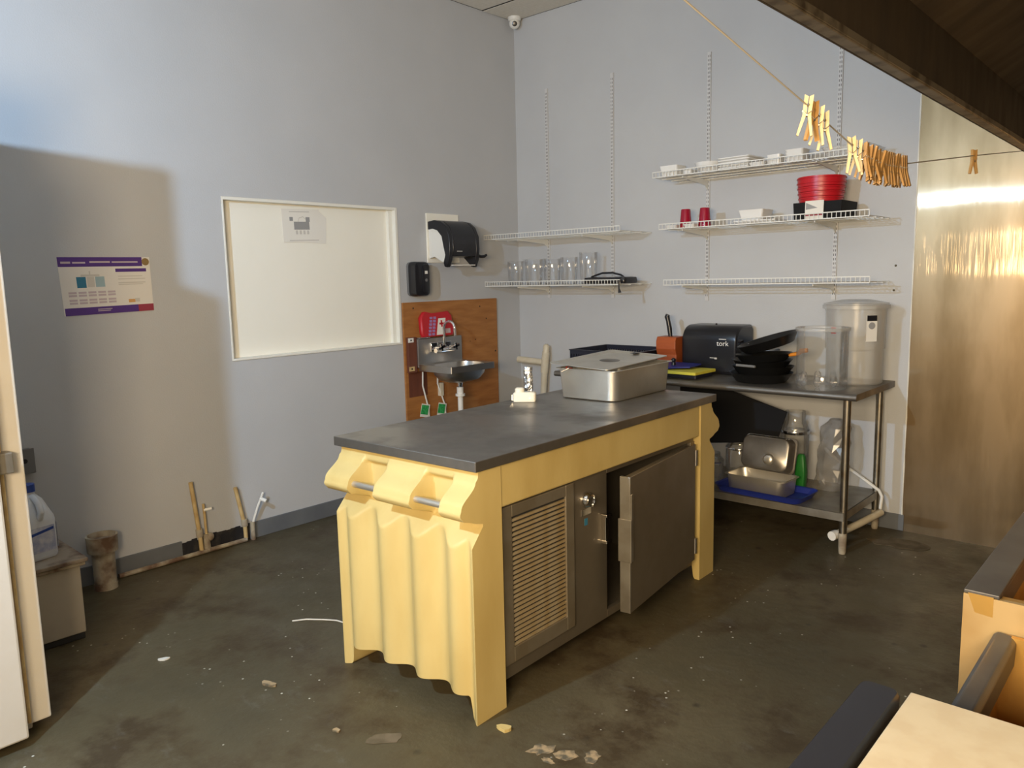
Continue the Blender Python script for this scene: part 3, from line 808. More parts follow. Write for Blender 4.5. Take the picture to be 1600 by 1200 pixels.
# knife block
kb = thing('knife_block', 'red-brown wooden knife block with one black knife', 'knife block', (1.615, -0.26, z0), 0.03)
obj('block_body', MB().prism([(-0.075, 0), (0.075, 0), (0.075, 0.13), (0.092, 0.155), (0.092, 0.215), (0.06, 0.265), (-0.075, 0.265), (-0.092, 0.235), (-0.092, 0.175), (-0.075, 0.13)][:], 'x', -0.082, 0.082).xf(Matrix.Scale(0.9, 4)), 'knife_wood', kb, bevel=0.004)
kn = obj('knife_handle', MB().tube([(-0.012, 0.01, 0.22), (-0.020, 0.01, 0.29), (-0.032, 0.01, 0.345), (-0.040, 0.01, 0.372), (-0.034, 0.01, 0.385)], [0.013, 0.017, 0.015, 0.018, 0.015], 10), 'black', kb, smooth=True)
obj('label_sticker', MB().box(-0.018, 0.018, -0.0690, -0.0678, 0.02, 0.045), 'text_white', kb)

# black towel dispenser standing on the table
dp = thing('napkin_dispenser', 'black towel dispenser box standing on the work table', 'dispenser', (1.912, -0.165, z0), -0.01)
prof = [(-0.115, 0.0), (-0.128, 0.02), (-0.132, 0.16)] + [(-0.132 + 0.10 * (1 - math.cos(PI / 2 * k / 8)) , 0.22 + 0.098 * math.sin(PI / 2 * k / 8)) for k in range(9)] + [(0.10, 0.318), (0.118, 0.30), (0.12, 0.0)]
db = MB()
rings = []
for x, s in ((-0.200, 0.90), (-0.192, 0.97), (-0.18, 1.0), (0.18, 1.0), (0.192, 0.97), (0.200, 0.90)):
    rings.append([(x, p[0] * s + (1 - s) * 0.0, 0.002 + (p[1]) * (0.5 + 0.5 * s) + 0.0) for p in prof])
db.loft(rings)
obj('cover', db, 'black', dp, smooth=True, ang=30)
obj('lock', MB().lathe([(0.006, 0.317), (0.006, 0.327), (0.003, 0.33)], (0.0, -0.02, 0), 10), 'black', dp)
text_mesh('logo', 'tork', 0.048, 'text_white', dp, Matrix.Translation((0.105, -0.1335, 0.205)) @ Matrix.Rotation(PI / 2, 4, 'X'))
obj('logo_mark', MB().box(0.08, 0.13, -0.1345, -0.1325, 0.232, 0.236), 'text_white', dp)
obj('model_mark', MB().box(0.015, 0.045, -0.1340, -0.1310, 0.107, 0.111).box(0.048, 0.066, -0.1340, -0.1310, 0.101, 0.112), 'print_lgrey', dp)

# cutting boards
lb_ = obj('dark_cutting_board', MB().loft([rr(0.39, 0.22, 0.012, 0), rr(0.39, 0.22, 0.012, 0.028)]), 'navy', loc=(1.785, -0.465, z0), rot=(0, 0, -0.02))
tag(lb_, 'dark thick board under the yellow cutting board', 'cutting board')
yb = thing('yellow_cutting_board', 'yellow plastic cutting board under the blue one', 'cutting board', (1.785, -0.485, z0 + 0.029), -0.02)
obj('board', MB().loft([rr(0.43, 0.27, 0.012, 0), rr(0.43, 0.27, 0.012, 0.018)]), 'yellow', yb, bevel=0.002)
obj('paper_sticker', MB().box(-0.20, -0.13, -0.134, -0.10, 0.0181, 0.0186), 'paper', yb)
bb = thing('blue_cutting_board', 'blue plastic cutting board lying on the yellow one', 'cutting board', (1.705, -0.475, z0 + 0.050), rot=(0.05, 0, -0.05))
wav = [(-0.17, -0.125), (-0.05, -0.135), (0.05, -0.115), (0.12, -0.05), (0.185, -0.01), (0.185, 0.13), (-0.17, 0.13)]
obj('board', MB().prism(wav, 'z', 0.008, 0.017), 'blue_board', bb, bevel=0.002)
kp = thing('bottle_stopper', 'small black stopper standing on the blue cutting board', 'stopper', (1.755, -0.47, z0 + 0.0675))
obj('knob_base', MB().lathe([(0.016, 0), (0.013, 0.02)], n=14), 'black', kp, smooth=True)
obj('knob_ball', MB().sphere((0, 0, 0.032), 0.016, 12, 8), 'black', kp, smooth=True)


# frying pans
def pan(label, x, y, z, r, h, rotz, tilt=(0, 0), material='black_pan', hmat='black', handle=True, hl=0.17):
    p = thing('frying_pan', label, 'pan', (x, y, z), rot=(tilt[0], tilt[1], rotz), group='stacked frying pans')
    obj('pan_body', MB().lathe([(r * 0.76, 0), (r * 0.80, 0.003), (r, h), (r + 0.003, h + 0.001), (r - 0.003, h), (r * 0.78, 0.005)], n=36), material, p, smooth=True)
    if handle:
        hd = obj('handle', MB().tube([(r * 0.95, 0, h * 0.75), (r + 0.05, 0, h * 0.95), (r + hl * 0.6, 0, h + 0.012), (r + hl, 0, h + 0.016)], [0.010, 0.013, 0.016, 0.013], 10), hmat, p, smooth=True)
        obj('rivet', MB().lathe([(0.006, 0), (0.004, 0.003)], (r * 0.93, 0, h * 0.80), 8), 'steel', hd)
    return p


px, py = 2.345, -0.44
pan('black frying pan at the bottom of the pan stack', px, py, z0, 0.186, 0.056, 1.9)
pan('black frying pan, second from the bottom of the stack', px + 0.005, py + 0.01, z0 + 0.042, 0.182, 0.054, 2.2, (0.01, 0.02))
pan('black frying pan, third from the bottom of the stack', px, py + 0.01, z0 + 0.084, 0.176, 0.050, 1.7, (0.0, -0.02))
pan('black frying pan with an orange handle end', px + 0.01, py + 0.01, z0 + 0.124, 0.166, 0.046, 0.05, (0.0, -0.05), hmat='orange', hl=0.10)
pan('large black frying pan tilted on top of the stack', px + 0.035, py + 0.04, z0 + 0.206, 0.184, 0.056, 2.75, (-0.22, 0.20), hl=0.06)
tag(obj('spatula', MB().tube([(px - 0.07, py - 0.190, z0 + 0.113), (px + 0.05, py - 0.194, z0 + 0.110)], 0.008, 8), 'skin_grey', world=True, smooth=True), 'grey spatula lying across the front of the pan stack', 'spatula')

# clear canister in front, big cloudy bin behind
cc = thing('clear_canister', 'clear round plastic canister at the front of the work table', 'canister', (2.745, -0.53, z0))
r = 0.138; h = 0.345
obj('canister_wall', MB().lathe([(r * 0.96, 0.0), (r * 0.98, 0.008), (r, 0.09), (r, h - 0.02), (r + 0.006, h - 0.016), (r + 0.006, h), (r - 0.002, h)], n=48, cap1=False), 'clearp', cc, smooth=True)
obj('rim', MB().lathe([(r + 0.0065, h - 0.018), (r + 0.009, h - 0.012), (r + 0.009, h - 0.002), (r + 0.0065, h + 0.001), (r - 0.003, h + 0.001)], n=48, cap0=False, cap1=False), 'cloudy', cc, smooth=True)
knb = MB()
for k in range(9):
    a = 2 * PI * k / 9
    knb.sphere((r * 0.9 * math.cos(a), r * 0.9 * math.sin(a), 0.05), 0.022, 8, 6, (1, 1, 1.6))
obj('embossed_base', knb, 'glass', cc, smooth=True)
cb2 = thing('cloudy_food_bin', 'tall cloudy round food storage bin with measuring marks', 'bin', (2.815, -0.205, z0))
r = 0.158
obj('bin_wall', MB().lathe([(r * 0.96, 0), (r, 0.01), (r, 0.20), (r + 0.006, 0.205), (r + 0.008, 0.42), (r + 0.012, 0.435), (r + 0.026, 0.440), (r + 0.026, 0.460), (r + 0.004, 0.462), (r + 0.002, 0.43), (r - 0.004, 0.20), (r * 0.94, 0.01)], n=48), 'cloudy', cb2, smooth=True)
obj('lid', MB().lathe([(r + 0.02, 0.4625), (r + 0.02, 0.470), (r * 0.5, 0.490), (0.0, 0.492)], n=48, cap1=False), 'cloudy', cb2, smooth=True)
for k, (a, zz) in enumerate(((-2.12, 0.33), (-2.12, 0.30))):
    mk = MB()
    for q in range(5):
        aa = a + q * 0.045
        mk.obox(((r + 0.0085) * math.cos(aa), (r + 0.0085) * math.sin(aa), zz), Vector((-math.sin(aa), math.cos(aa), 0)) * 0.0032, Vector((math.cos(aa), math.sin(aa), 0)) * 0.0006, (0, 0, 0.004))
    obj('measure_mark', mk, 'print_red', cb2)
aa = -0.72
ux = Vector((-math.sin(aa), math.cos(aa), 0)); un = Vector((math.cos(aa), math.sin(aa), 0))
lab = obj('paper_label', MB().obox(un * (r + 0.009) + Vector((0, 0, 0.33)), ux * 0.032, un * 0.001, (0, 0, 0.075)), 'paper', cb2)
obj('label_print', MB().obox(un * (r + 0.0106) + Vector((0, 0, 0.388)), ux * 0.030, un * 0.0008, (0, 0, 0.016)), 'black', lab)
obj('label_print', MB().lathe([(0.020, 0), (0.020, 0.001)], n=14).xf(Matrix.Translation(un * (r + 0.0102) + Vector((0, 0, 0.345))) @ un.to_track_quat('Z', 'Y').to_matrix().to_4x4()), 'print_grey', lab)

# ================================================================= THINGS ON THE UNDERSHELF
z1 = 0.241
bt = thing('blue_tray', 'blue plastic tray on the undershelf', 'tray', (2.42, -0.515, z1), -0.05)
obj('tray_body', MB().loft([rr(0.52, 0.25, 0.05, 0), rr(0.56, 0.28, 0.06, 0.035), rr(0.57, 0.29, 0.06, 0.040), rr(0.54, 0.27, 0.05, 0.036), rr(0.50, 0.24, 0.04, 0.006)]), 'blue', bt, smooth=True)


def hotel_pan(name, label, x, y, z, w, d, h, rot=0, rotv=None, material='steel_pan'):
    p = thing(name, label, 'pan', (x, y, z), rot=rotv or (0, 0, rot))
    ro = 0.045
    mb = MB().loft([rr(w * 0.86, d * 0.90, ro, 0), rr(w * 0.90, d * 0.93, ro, 0.006), rr(w * 0.955, d * 0.97, ro, h - 0.004), rr(w, d, ro * 0.6, h - 0.003), rr(w, d, ro * 0.6, h),
                    rr(w * 0.945, d * 0.96, ro, h), rr(w * 0.93, d * 0.95, ro, h - 0.006), rr(w * 0.89, d * 0.92, ro, 0.008), rr(w * 0.86, d * 0.90, ro, 0.004)])
    obj('pan_body', mb, material, p, smooth=True, ang=50)
    return p


hotel_pan('steel_pan', 'shallow stainless pan standing in the blue tray', 2.395, -0.515, z1 + 0.007, 0.40, 0.215, 0.105, -0.05)
lid = hotel_pan('steel_pan', 'deep stainless pan stood on edge in the shallow pan', 2.385, -0.425, z1 + 0.112, 0.34, 0.22, 0.07, material='steel_dark', rotv=(-PI / 2 - 0.22, 0, -0.06))
lid.location = (2.385, -0.455, z1 + 0.018 + 0.215)
obj('bands', MB().box(-0.125, -0.012, -0.1065, -0.098, 0.010, 0.022).box(0.012, 0.125, -0.1065, -0.098, 0.010, 0.022).box(-0.13, -0.012, -0.1075, -0.099, 0.034, 0.046).box(0.012, 0.13, -0.1075, -0.099, 0.034, 0.046), 'steel_bright', lid, bevel=0.006)
obj('boss', MB().sphere((0.03, 0.035, 0.0), 0.036, 14, 8, (1, 1, 0.5)), 'steel_pan', lid, smooth=True)
gp = thing('green_scoop', 'green plastic scoop standing behind the steel pans', 'scoop', (2.560, -0.315, z1))
obj('scoop_body', MB().loft([rr(0.05, 0.05, 0.01, 0), rr(0.065, 0.055, 0.01, 0.11), rr(0.045, 0.04, 0.01, 0.21), rr(0.03, 0.025, 0.008, 0.225)]), 'green_plastic', gp, smooth=True)
for k, (x, y, r, h, lb) in enumerate([(2.47, -0.20, 0.085, 0.47, 'clear plastic jar standing behind the steel pans'), (2.02, -0.45, 0.085, 0.19, 'clear plastic tub at the island end of the undershelf'), (2.10, -0.20, 0.09, 0.26, 'dusty clear canister at the back of the undershelf')]):
    j = thing('storage_jar', lb, 'jar', (x, y, z1), group='clear containers on the undershelf')
    obj('jar_wall', MB().lathe([(r * 0.9, 0), (r, 0.02), (r, h * 0.75), (r * 0.9, h * 0.8), (r * 0.72, h * 0.88), (r * 0.72, h), (r * 0.68, h), (r * 0.68, h * 0.88), (r * 0.94, h * 0.72), (r * 0.94, 0.02)], n=28), 'clearp', j, smooth=True)
    obj('jar_band', MB().lathe([(r * 1.01, h * 0.70), (r * 1.03, h * 0.72), (r * 1.01, h * 0.74)], n=28, cap0=False, cap1=False), 'steel_bright', j, smooth=True)
# crumpled bag
random.seed(11)
bg = MB(); rings = []
for k in range(10):
    z = k / 9; rad = 0.105 * (1 - 0.35 * abs(z - 0.35) ** 1.3) * (1.0 if z < 0.9 else 0.6)
    rings.append([((rad + random.uniform(-0.018, 0.018)) * math.cos(2 * PI * i / 14) * 0.9 + 0.035 * z, (rad + random.uniform(-0.015, 0.015)) * math.sin(2 * PI * i / 14) * 0.8, 0.44 * z) for i in range(14)])
bg.loft(rings)
tag(obj('plastic_bag', bg, 'bag', loc=(2.690, -0.19, z1)), 'crumpled clear plastic bag under the work table', 'bag')
# big black sheet pan leaning below the table top
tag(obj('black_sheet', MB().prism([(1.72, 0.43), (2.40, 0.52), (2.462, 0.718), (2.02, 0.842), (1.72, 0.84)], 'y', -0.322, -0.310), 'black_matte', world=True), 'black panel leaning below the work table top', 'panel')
# white hose and pipe by the right table leg
tag(obj('white_hose', MB().tube([(2.61, -0.055, 0.46), (2.66, -0.085, 0.43), (2.75, -0.095, 0.375), (2.88, -0.10, 0.30), (2.955, -0.105, 0.255), (2.975, -0.11, 0.22), (2.975, -0.125, 0.18), (2.974, -0.13, 0.150)], 0.0095, 8), 'whitep', world=True, smooth=True), 'thin white hose curving down behind the table leg', 'hose')
dpn = thing('drain_pipe', 'cream plastic drain pipe by the right table leg', 'pipe', (2.962, -0.40, 0.10))
obj('pipe_run', MB().tube([(2.975, -0.12, 0.125), (2.925, -0.36, 0.105), (2.868, -0.57, 0.085)], 0.021, 12), 'pvc', dpn, world=True, smooth=True)
obj('end_cap', MB().tube([(2.869, -0.565, 0.085), (2.858, -0.605, 0.083)], 0.027, 12), 'whitep', dpn, world=True, smooth=True)

# ================================================================= THINGS ON THE ISLAND
zi = 0.963
hp = hotel_pan('hotel_pan', 'deep stainless pan with a lid on the dark counter', 2.060, -1.590, zi, 0.372, 0.580, 0.155, 0.03)
ld = thing('flat_steel_cover', 'flat stainless lid lying askew on the deep pan', 'lid', (2.02, -1.585, zi + 0.176), rot=(0.035, 0.045, 0.01))
obj('lid_plate', MB().loft([rr(0.37, 0.575, 0.02, 0), rr(0.37, 0.575, 0.02, 0.004), rr(0.32, 0.52, 0.03, 0.004), rr(0.30, 0.50, 0.03, -0.004), rr(0.30, 0.50, 0.03, -0.006), rr(0.32, 0.53, 0.03, 0.0005)], False, False)
    .loft([rr(0.301, 0.501, 0.03, -0.006), rr(0.301, 0.501, 0.03, -0.004)]), 'steel_pan', ld, smooth=True, ang=25)
obj('lid_slot', MB().box(-0.02, 0.02, 0.225, 0.27, 0.0042, 0.0052), 'gap', ld)
obj('lid_grip', MB().lathe([(0.055, -0.0039), (0.045, -0.002), (0.0, -0.0015)], n=24, cap1=False), 'steel_dark', ld, smooth=True)
tag(obj('cherry_tomato', MB().sphere((1.925, -1.815, zi + 0.140), 0.021, 14, 10), 'sausage', world=True, smooth=True), 'red shiny tomato peeping from the deep pan', 'tomato')
tag(obj('spoon', MB().tube([(1.945, -1.810, zi + 0.156), (1.965, -1.875, zi + 0.1615), (1.985, -1.897, zi + 0.158), (1.955, -1.915, zi + 0.142)], 0.004, 8), 'steel_bright', world=True, smooth=True), 'thin steel spoon hooked over the deep pan rim', 'spoon')
pl = thing('plug_adapter', 'ivory plastic plug fitting lying on the dark counter', 'fitting', (1.828, -2.055, zi), 0.62)
obj('plug_body', MB().loft([rr(0.110, 0.056, 0.012, 0), rr(0.114, 0.058, 0.014, 0.006), rr(0.114, 0.058, 0.014, 0.040), rr(0.10, 0.045, 0.012, 0.047)]), 'ivory', pl, smooth=True)
obj('plug_hump', MB().lathe([(0.024, 0.045), (0.024, 0.062), (0.017, 0.068)], (-0.025, 0, 0), 14), 'ivory', pl, smooth=True)
obj('socket_face', MB().box(-0.066, -0.057, -0.020, 0.020, 0.004, 0.036), 'chrome', pl, bevel=0.002)
obj('screw', MB().lathe([(0.008, 0), (0.008, 0.002)], n=10).xf(Matrix.Translation((0.03, -0.0292, 0.02)) @ Matrix.Rotation(PI / 2, 4, 'X')), 'steel', pl)
fo = MB(); rings = []
random.seed(5)
for k in range(12):
    z = 0.165 * k / 11
    rings.append([((0.024 + random.uniform(-0.004, 0.003)) * math.cos(2 * PI * i / 12), (0.024 + random.uniform(-0.004, 0.003)) * math.sin(2 * PI * i / 12), z) for i in range(12)])
fo.loft(rings)
tag(obj('foil_tube', fo, 'foil', loc=(1.795, -1.985, zi), rot=(0, -0.02, 0)), 'crumpled foil-wrapped tube standing on the dark counter', 'tube')

# ================================================================= LEFT WALL FITTINGS
# standpipe by the corner
sp = thing('standpipe', 'cream plastic standpipe with a side branch in the corner', 'pipe', (0.30, -0.07, 0))
obj('riser', MB().tube([(0.262, -0.07, 0.0), (0.302, -0.07, 0.62), (0.332, -0.07, 0.93)], 0.026, 14), 'pvc', sp, world=True, smooth=True)
obj('coupling', MB().tube([(0.316, -0.07, 0.80), (0.338, -0.07, 0.97)], 0.032, 14), 'pvc', sp, world=True, smooth=True)
obj('cap', MB().tube([(0.338, -0.07, 0.97), (0.343, -0.07, 1.02), (0.346, -0.07, 1.035)], [0.027, 0.027, 0.015], 14), 'pvc', sp, world=True, smooth=True)
obj('branch', MB().tube([(0.315, -0.07, 0.885), (0.19, -0.085, 0.893), (0.062, -0.10, 0.900)], [0.026, 0.026, 0.028], 14), 'pvc', sp, world=True, smooth=True)

# plywood backboard
pw = thing('plywood_board', 'plywood backboard behind the hand sink', 'board', (0.008, -0.80, 0.05))
obj('ply_sheet', MB().box(0.001, 0.016, -1.298, -0.302, 0.05, 1.418), 'ply', pw, world=True, bevel=0.002)
obj('dark_patch', MB().box(0.0162, 0.018, -1.270, -1.09, 0.72, 0.905), 'ply_dark', pw, world=True)
obj('side_strip', MB().box(0.016, 0.045, -1.282, -1.205, 0.905, 1.165), 'ply_dark', pw, world=True, bevel=0.002)
for (y, z) in ((-1.26, 1.145), (-1.26, 0.935)):
    obj('clip', MB().box(0.045, 0.048, y - 0.025, y + 0.025, z - 0.016, z + 0.016), 'whitep' if z > 1 else 'pvc_old', pw, world=True)
    obj('screw', MB().lathe([(0.007, 0), (0.006, 0.003)], n=8).xf(Matrix.Translation((0.048, y, z)) @ Matrix.Rotation(PI / 2, 4, 'Y')), 'gap', pw, world=True)
knots = MB()
for (y, z, s) in ((-1.20, 1.375, .007), (-0.43, 1.26, .006), (-0.33, 0.99, .008), (-0.56, 1.10, .005), (-0.62, 1.09, .004), (-0.50, 1.36, .006)):
    knots.lathe([(s, 0), (s, 0.0006)], n=8).v
    base_n = len(knots.v) - 16
    for i in range(base_n, len(knots.v)):
        p = knots.v[i]; knots.v[i] = (0.016 + p[2], y + p[0], z + p[1])
obj('knots', knots, 'gap', pw, world=True)

# hand sink
sk = thing('hand_sink', 'small stainless wall hand sink', 'sink', (0.18, -0.97, 0.70))
obj('backsplash', MB().box(0.018, 0.060, -1.205, -0.755, 0.935, 1.150), 'steel', sk, world=True, bevel=0.006)
dk = MB(); y0, y1, x1 = -1.205, -0.755, 0.405
SKZ = 0.962
outer = lambda z: rr(x1 - 0.055, y1 - y0, 0.012, z, (x1 + 0.055) / 2, (y0 + y1) / 2)
inner = lambda z, s: rr((x1 - 0.13) * s, (y1 - y0 - 0.07) * s, 0.10 * s, z, (x1 + 0.10) / 2, (y0 + y1) / 2)
dk.loft([outer(0.915), outer(SKZ), inner(SKZ - 0.004, 1.0), inner(0.90, 0.93), inner(0.85, 0.72), inner(0.832, 0.40)], False, True)
obj('deck', dk, 'steel', sk, world=True, smooth=True, ang=30)
obj('bowl', MB().loft([inner(0.918, 1.02), inner(0.885, 0.97), inner(0.845, 0.78), inner(0.826, 0.45)], False, True), 'steel', sk, world=True, smooth=True)
fx = 0.075; fy = -0.985
fp = obj('faucet', MB().box(0.060, 0.072, -1.085, -0.880, 1.045, 1.115).tube([(fx + 0.03, -1.075, 1.055), (fx + 0.03, -0.890, 1.055)], 0.021, 12), 'chrome', sk, world=True, bevel=0.003, smooth=True)
gn = [(fx + 0.03, fy, 1.06)] + [(fx + 0.03, fy, 1.10 + 0.03 * k) for k in range(5)] + [(fx + 0.03 + 0.052 * (1 - math.cos(PI * k / 10)), fy + 0.012 * k / 10, 1.22 + 0.052 * math.sin(PI * k / 10)) for k in range(1, 11)] + [(fx + 0.134, fy + 0.014, 1.195), (fx + 0.134, fy + 0.014, 1.165)]
obj('spout', MB().tube(gn, 0.0095, 10), 'chrome', sk, world=True, smooth=True)
for y in (-1.058, -0.912):
    obj('tap_handle', MB().tube([(fx + 0.02, y, 1.075), (fx + 0.075, y, 1.08)], 0.013, 10).obox((fx + 0.08, y, 1.08), (0.006, 0, 0), (0, 0.032, 0.010), (0, -0.003, 0.008)).obox((fx + 0.08, y, 1.08), (0.006, 0, 0), (0, 0.004, -0.026), (0, 0.008, 0.001)), 'chrome', sk, world=True, smooth=True)
obj('tailpiece', MB().tube([(0.255, -0.98, 0.83), (0.255, -0.98, 0.775)], [0.024, 0.014], 12), 'chrome', sk, world=True, smooth=True)
obj('drain_pipe', MB().tube([(0.255, -0.98, 0.785), (0.255, -0.98, 0.55)], 0.020, 14).tube([(0.255, -0.98, 0.735), (0.255, -0.98, 0.718)], 0.036, 14).tube([(0.255, -0.98, 0.785), (0.255, -0.98, 0.735)], 0.025, 14), 'whitep', sk, world=True, smooth=True)
obj('wall_flange', MB().box(0.017, 0.05, -0.985, -0.955, 0.70, 0.80), 'pvc', sk, world=True)
tag(obj('soap_bar_wrapper', MB().box(0.020, 0.058, -1.19, -1.08, 1.151, 1.160), 'foil', world=True, bevel=0.002), 'flat foil packet lying on the sink backsplash', 'packet')
# supply lines with green tags
for k, (ya, yb_, zt) in enumerate(((-1.135, -1.125, 0.655), (-0.985, -0.955, 0.640))):
    sl = thing('supply_line', ['thin white water line with a green tag, nearer the hatch', 'thin white water line with a green tag, under the sink bowl'][k], 'hose', (0.03, ya, 0.30), group='tagged water lines')
    ya -= 0.03
    obj('line', MB().tube([(0.055, ya, 0.905), (0.045, ya + 0.004, 0.80), (0.038, yb_ + 0.02, 0.62), (0.036, yb_ + 0.03, 0.45), (0.036, yb_ + 0.03, 0.30)], 0.006, 8), 'whitep', sl, world=True, smooth=True)
    tgm = MB().obox((0.045, yb_ - 0.022, zt - 0.045), (0.0012, 0, 0), (0, 0.040, -0.010), (0, 0.012, 0.048))
    tgo = obj('tag', tgm, 'paper', sl, world=True)
    obj('tag_print', MB().obox((0.047, yb_ - 0.026, zt - 0.038), (0.001, 0, 0), (0, 0.034, -0.008), (0, 0.009, 0.034)), 'green', tgo, world=True)

# first-aid pouch
fk = thing('first_aid_pouch', 'red first aid pouch leaning on the plywood above the sink', 'first aid kit', (0.04, -1.01, 1.152), rot=(0, -0.13, 0))
pz = [(0.0, 0.0)]
obj('pouch', MB().loft([[(0.0 + a, y * s, z) for (y, z) in [(-0.165, 0.03), (-0.150, 0.004), (0.150, 0.004), (0.165, 0.03), (0.160, 0.15), (0.125, 0.188), (0.06, 0.182), (-0.05, 0.178), (-0.12, 0.192), (-0.16, 0.15)]] for a, s in ((0.001, 0.94), (0.012, 1.0), (0.030, 1.0), (0.042, 0.93))]), 'red_bag', fk, smooth=True, bevel=0.004)
obj('label', MB().add([(0.0428, -0.025, 0.012), (0.0428, 0.055, 0.012), (0.0428, 0.085, 0.135), (0.0428, 0.01, 0.135)], [(0, 1, 2, 3)]), 'paper', fk)
obj('cross', MB().box(0.0429, 0.0436, 0.015, 0.062, 0.088, 0.102).box(0.0429, 0.0436, 0.031, 0.046, 0.070, 0.120), 'red', fk)
pc = MB()
random.seed(2)
for i in range(2):
    for j in range(6):
        pc.box(0.0428, 0.0434, -0.105 + i * 0.036 + j * 0.006, -0.078 + i * 0.036 + j * 0.006, 0.012 + j * 0.024, 0.030 + j * 0.024)
obj('printed_pictures', pc, 'violet_print', fk)
obj('printed_box', MB().box(0.0428, 0.0434, 0.07, 0.12, 0.02, 0.055), 'poster_pale', fk)

# soap dispenser
sd = thing('soap_dispenser', 'black wall soap dispenser beside the hatch', 'dispenser', (0, -1.17, 1.462))
obj('back_plate', MB().loft([[(0.001, *p) for p in [(q[0], q[1] + 0.124) for q in [(a[0], a[1]) for a in rr(0.135, 0.245, 0.03, 0)]]], [(0.03, *p) for p in [(q[0], q[1] + 0.124) for q in [(a[0], a[1]) for a in rr(0.135, 0.245, 0.03, 0)]]]]), 'skin_grey', sd, smooth=True)
obj('cover', MB().loft([[(x, a[0] * s, a[1] * (0.5 + 0.5 * s) + 0.124) for a in rr(0.150, 0.250, 0.035, 0)] for x, s in ((0.031, 1.0), (0.075, 1.0), (0.098, 0.90), (0.106, 0.70))]), 'black', sd, smooth=True)
obj('front_ridge', MB().loft([[(x, 0.022 + a[0] * s, a[1] * s + 0.124) for a in rr(0.062, 0.215, 0.025, 0)] for x, s in ((0.100, 1.0), (0.112, 0.96), (0.116, 0.8))]), 'black', sd, smooth=True)
obj('label', MB().box(0.1165, 0.1172, 0.008, 0.034, 0.160, 0.182), 'paper', sd)
obj('drop_window', MB().lathe([(0.012, 0), (0.010, 0.002)], n=12).xf(Matrix.Translation((0.116, 0.022, 0.115)) @ Matrix.Rotation(PI / 2, 4, 'Y')), 'skin_grey', sd)

# paper towel dispenser on a white plate
td = thing('paper_towel_dispenser', 'dark wall towel dispenser with a white side and lever', 'dispenser', (0, -0.87, 1.70))
obj('mounting_plate', MB().box(0.001, 0.012, -0.165, 0.165, 0.004, 0.367), 'cream_board', td, bevel=0.003)
body = [(0.013, 0.035), (0.013, 0.295), (0.06, 0.300), (0.13, 0.285), (0.19, 0.245), (0.222, 0.18), (0.225, 0.10), (0.215, 0.03), (0.17, -0.002), (0.12, 0.02), (0.07, 0.045)]
obj('side_panel', MB().prism(body, 'y', -0.150, -0.138), 'whitep', td, bevel=0.004)
cov = [(0.013, 0.245), (0.013, 0.305), (0.08, 0.312), (0.15, 0.298), (0.205, 0.258), (0.238, 0.19), (0.242, 0.10), (0.232, 0.02), (0.205, -0.035), (0.178, -0.03), (0.168, 0.00), (0.188, 0.055), (0.172, 0.115), (0.155, 0.19), (0.11, 0.235), (0.06, 0.250)]
cvm = MB()
cvm.prism(cov, 'y', -0.156, -0.120)
full = [(0.013, 0.06), (0.013, 0.305), (0.08, 0.312), (0.15, 0.298), (0.205, 0.258), (0.238, 0.19), (0.242, 0.10), (0.232, 0.045), (0.10, 0.04)]
cvm.prism(full, 'y', -0.120, 0.120)
cov2 = [(0.013, 0.06), (0.013, 0.305), (0.08, 0.312), (0.15, 0.298), (0.205, 0.258), (0.238, 0.19), (0.242, 0.10), (0.232, 0.02), (0.205, -0.035), (0.178, -0.03), (0.10, 0.04)]
cvm.prism(cov2, 'y', 0.120, 0.156)
obj('cover', cvm, 'black', td, smooth=True, ang=35, bevel=0.006, bseg=3)
obj('paper_edge', MB().box(0.150, 0.232, -0.112, 0.112, -0.022, -0.016), 'paper', td)
obj('lever', MB().tube([(0.20, 0.150, 0.06), (0.215, 0.19, 0.045), (0.228, 0.215, 0.045), (0.235, 0.235, 0.058)], [0.013, 0.012, 0.012, 0.009], 8), 'black', td, smooth=True)
obj('maker_mark', MB().box(0.2425, 0.2432, -0.085, -0.03, 0.078, 0.084), 'print_lgrey', td)

# papers on the hatch panel
ph = thing('taped_notice', 'white printed notice taped on the cream hatch panel', 'notice', (-0.059, -2.04, 1.835), rot=(0, 0, 0))
obj('back_sheet', MB().add([(0.0006, 0.02, 0.005), (0.0006, 0.165, -0.003), (0.0006, 0.175, 0.165), (0.0006, 0.125, 0.205), (0.0006, 0.02, 0.205), (0.0018, 0.02, 0.005), (0.0018, 0.165, -0.003), (0.0018, 0.175, 0.165), (0.0018, 0.125, 0.205), (0.0018, 0.02, 0.205)], [(0, 1, 2, 3, 4), (5, 6, 7, 8, 9), (0, 1, 6, 5), (1, 2, 7, 6), (2, 3, 8, 7), (3, 4, 9, 8), (4, 0, 5, 9)]), 'paper', ph)
fs = obj('front_sheet', MB().box(0.002, 0.0032, -0.155, 0.125, 0.006, 0.215), 'paper', ph, rot=(0.03, 0, 0))
dm = MB()
dm.box(0.0033, 0.0036, -0.07, 0.045, 0.085, 0.135).box(0.0033, 0.0036, 0.02, 0.05, 0.135, 0.165).box(0.0033, 0.0036, -0.10, -0.075, 0.14, 0.165)
obj('drawing', dm, 'print_grey', fs)
dm = MB().tube([(0.0035, -0.04, 0.135), (0.0035, -0.03, 0.16), (0.0035, 0.0, 0.168), (0.0035, 0.02, 0.15)], 0.002, 5)
for k in range(4): dm.box(0.0033, 0.0036, -0.06 + 0.028 * k, -0.045 + 0.028 * k, 0.055, 0.080)
dm.box(0.0033, 0.0036, -0.11, 0.11, 0.014, 0.020).box(0.0033, 0.0036, -0.10, 0.05, 0.195, 0.201)
obj('drawing_lines', dm, 'print_lgrey', fs)

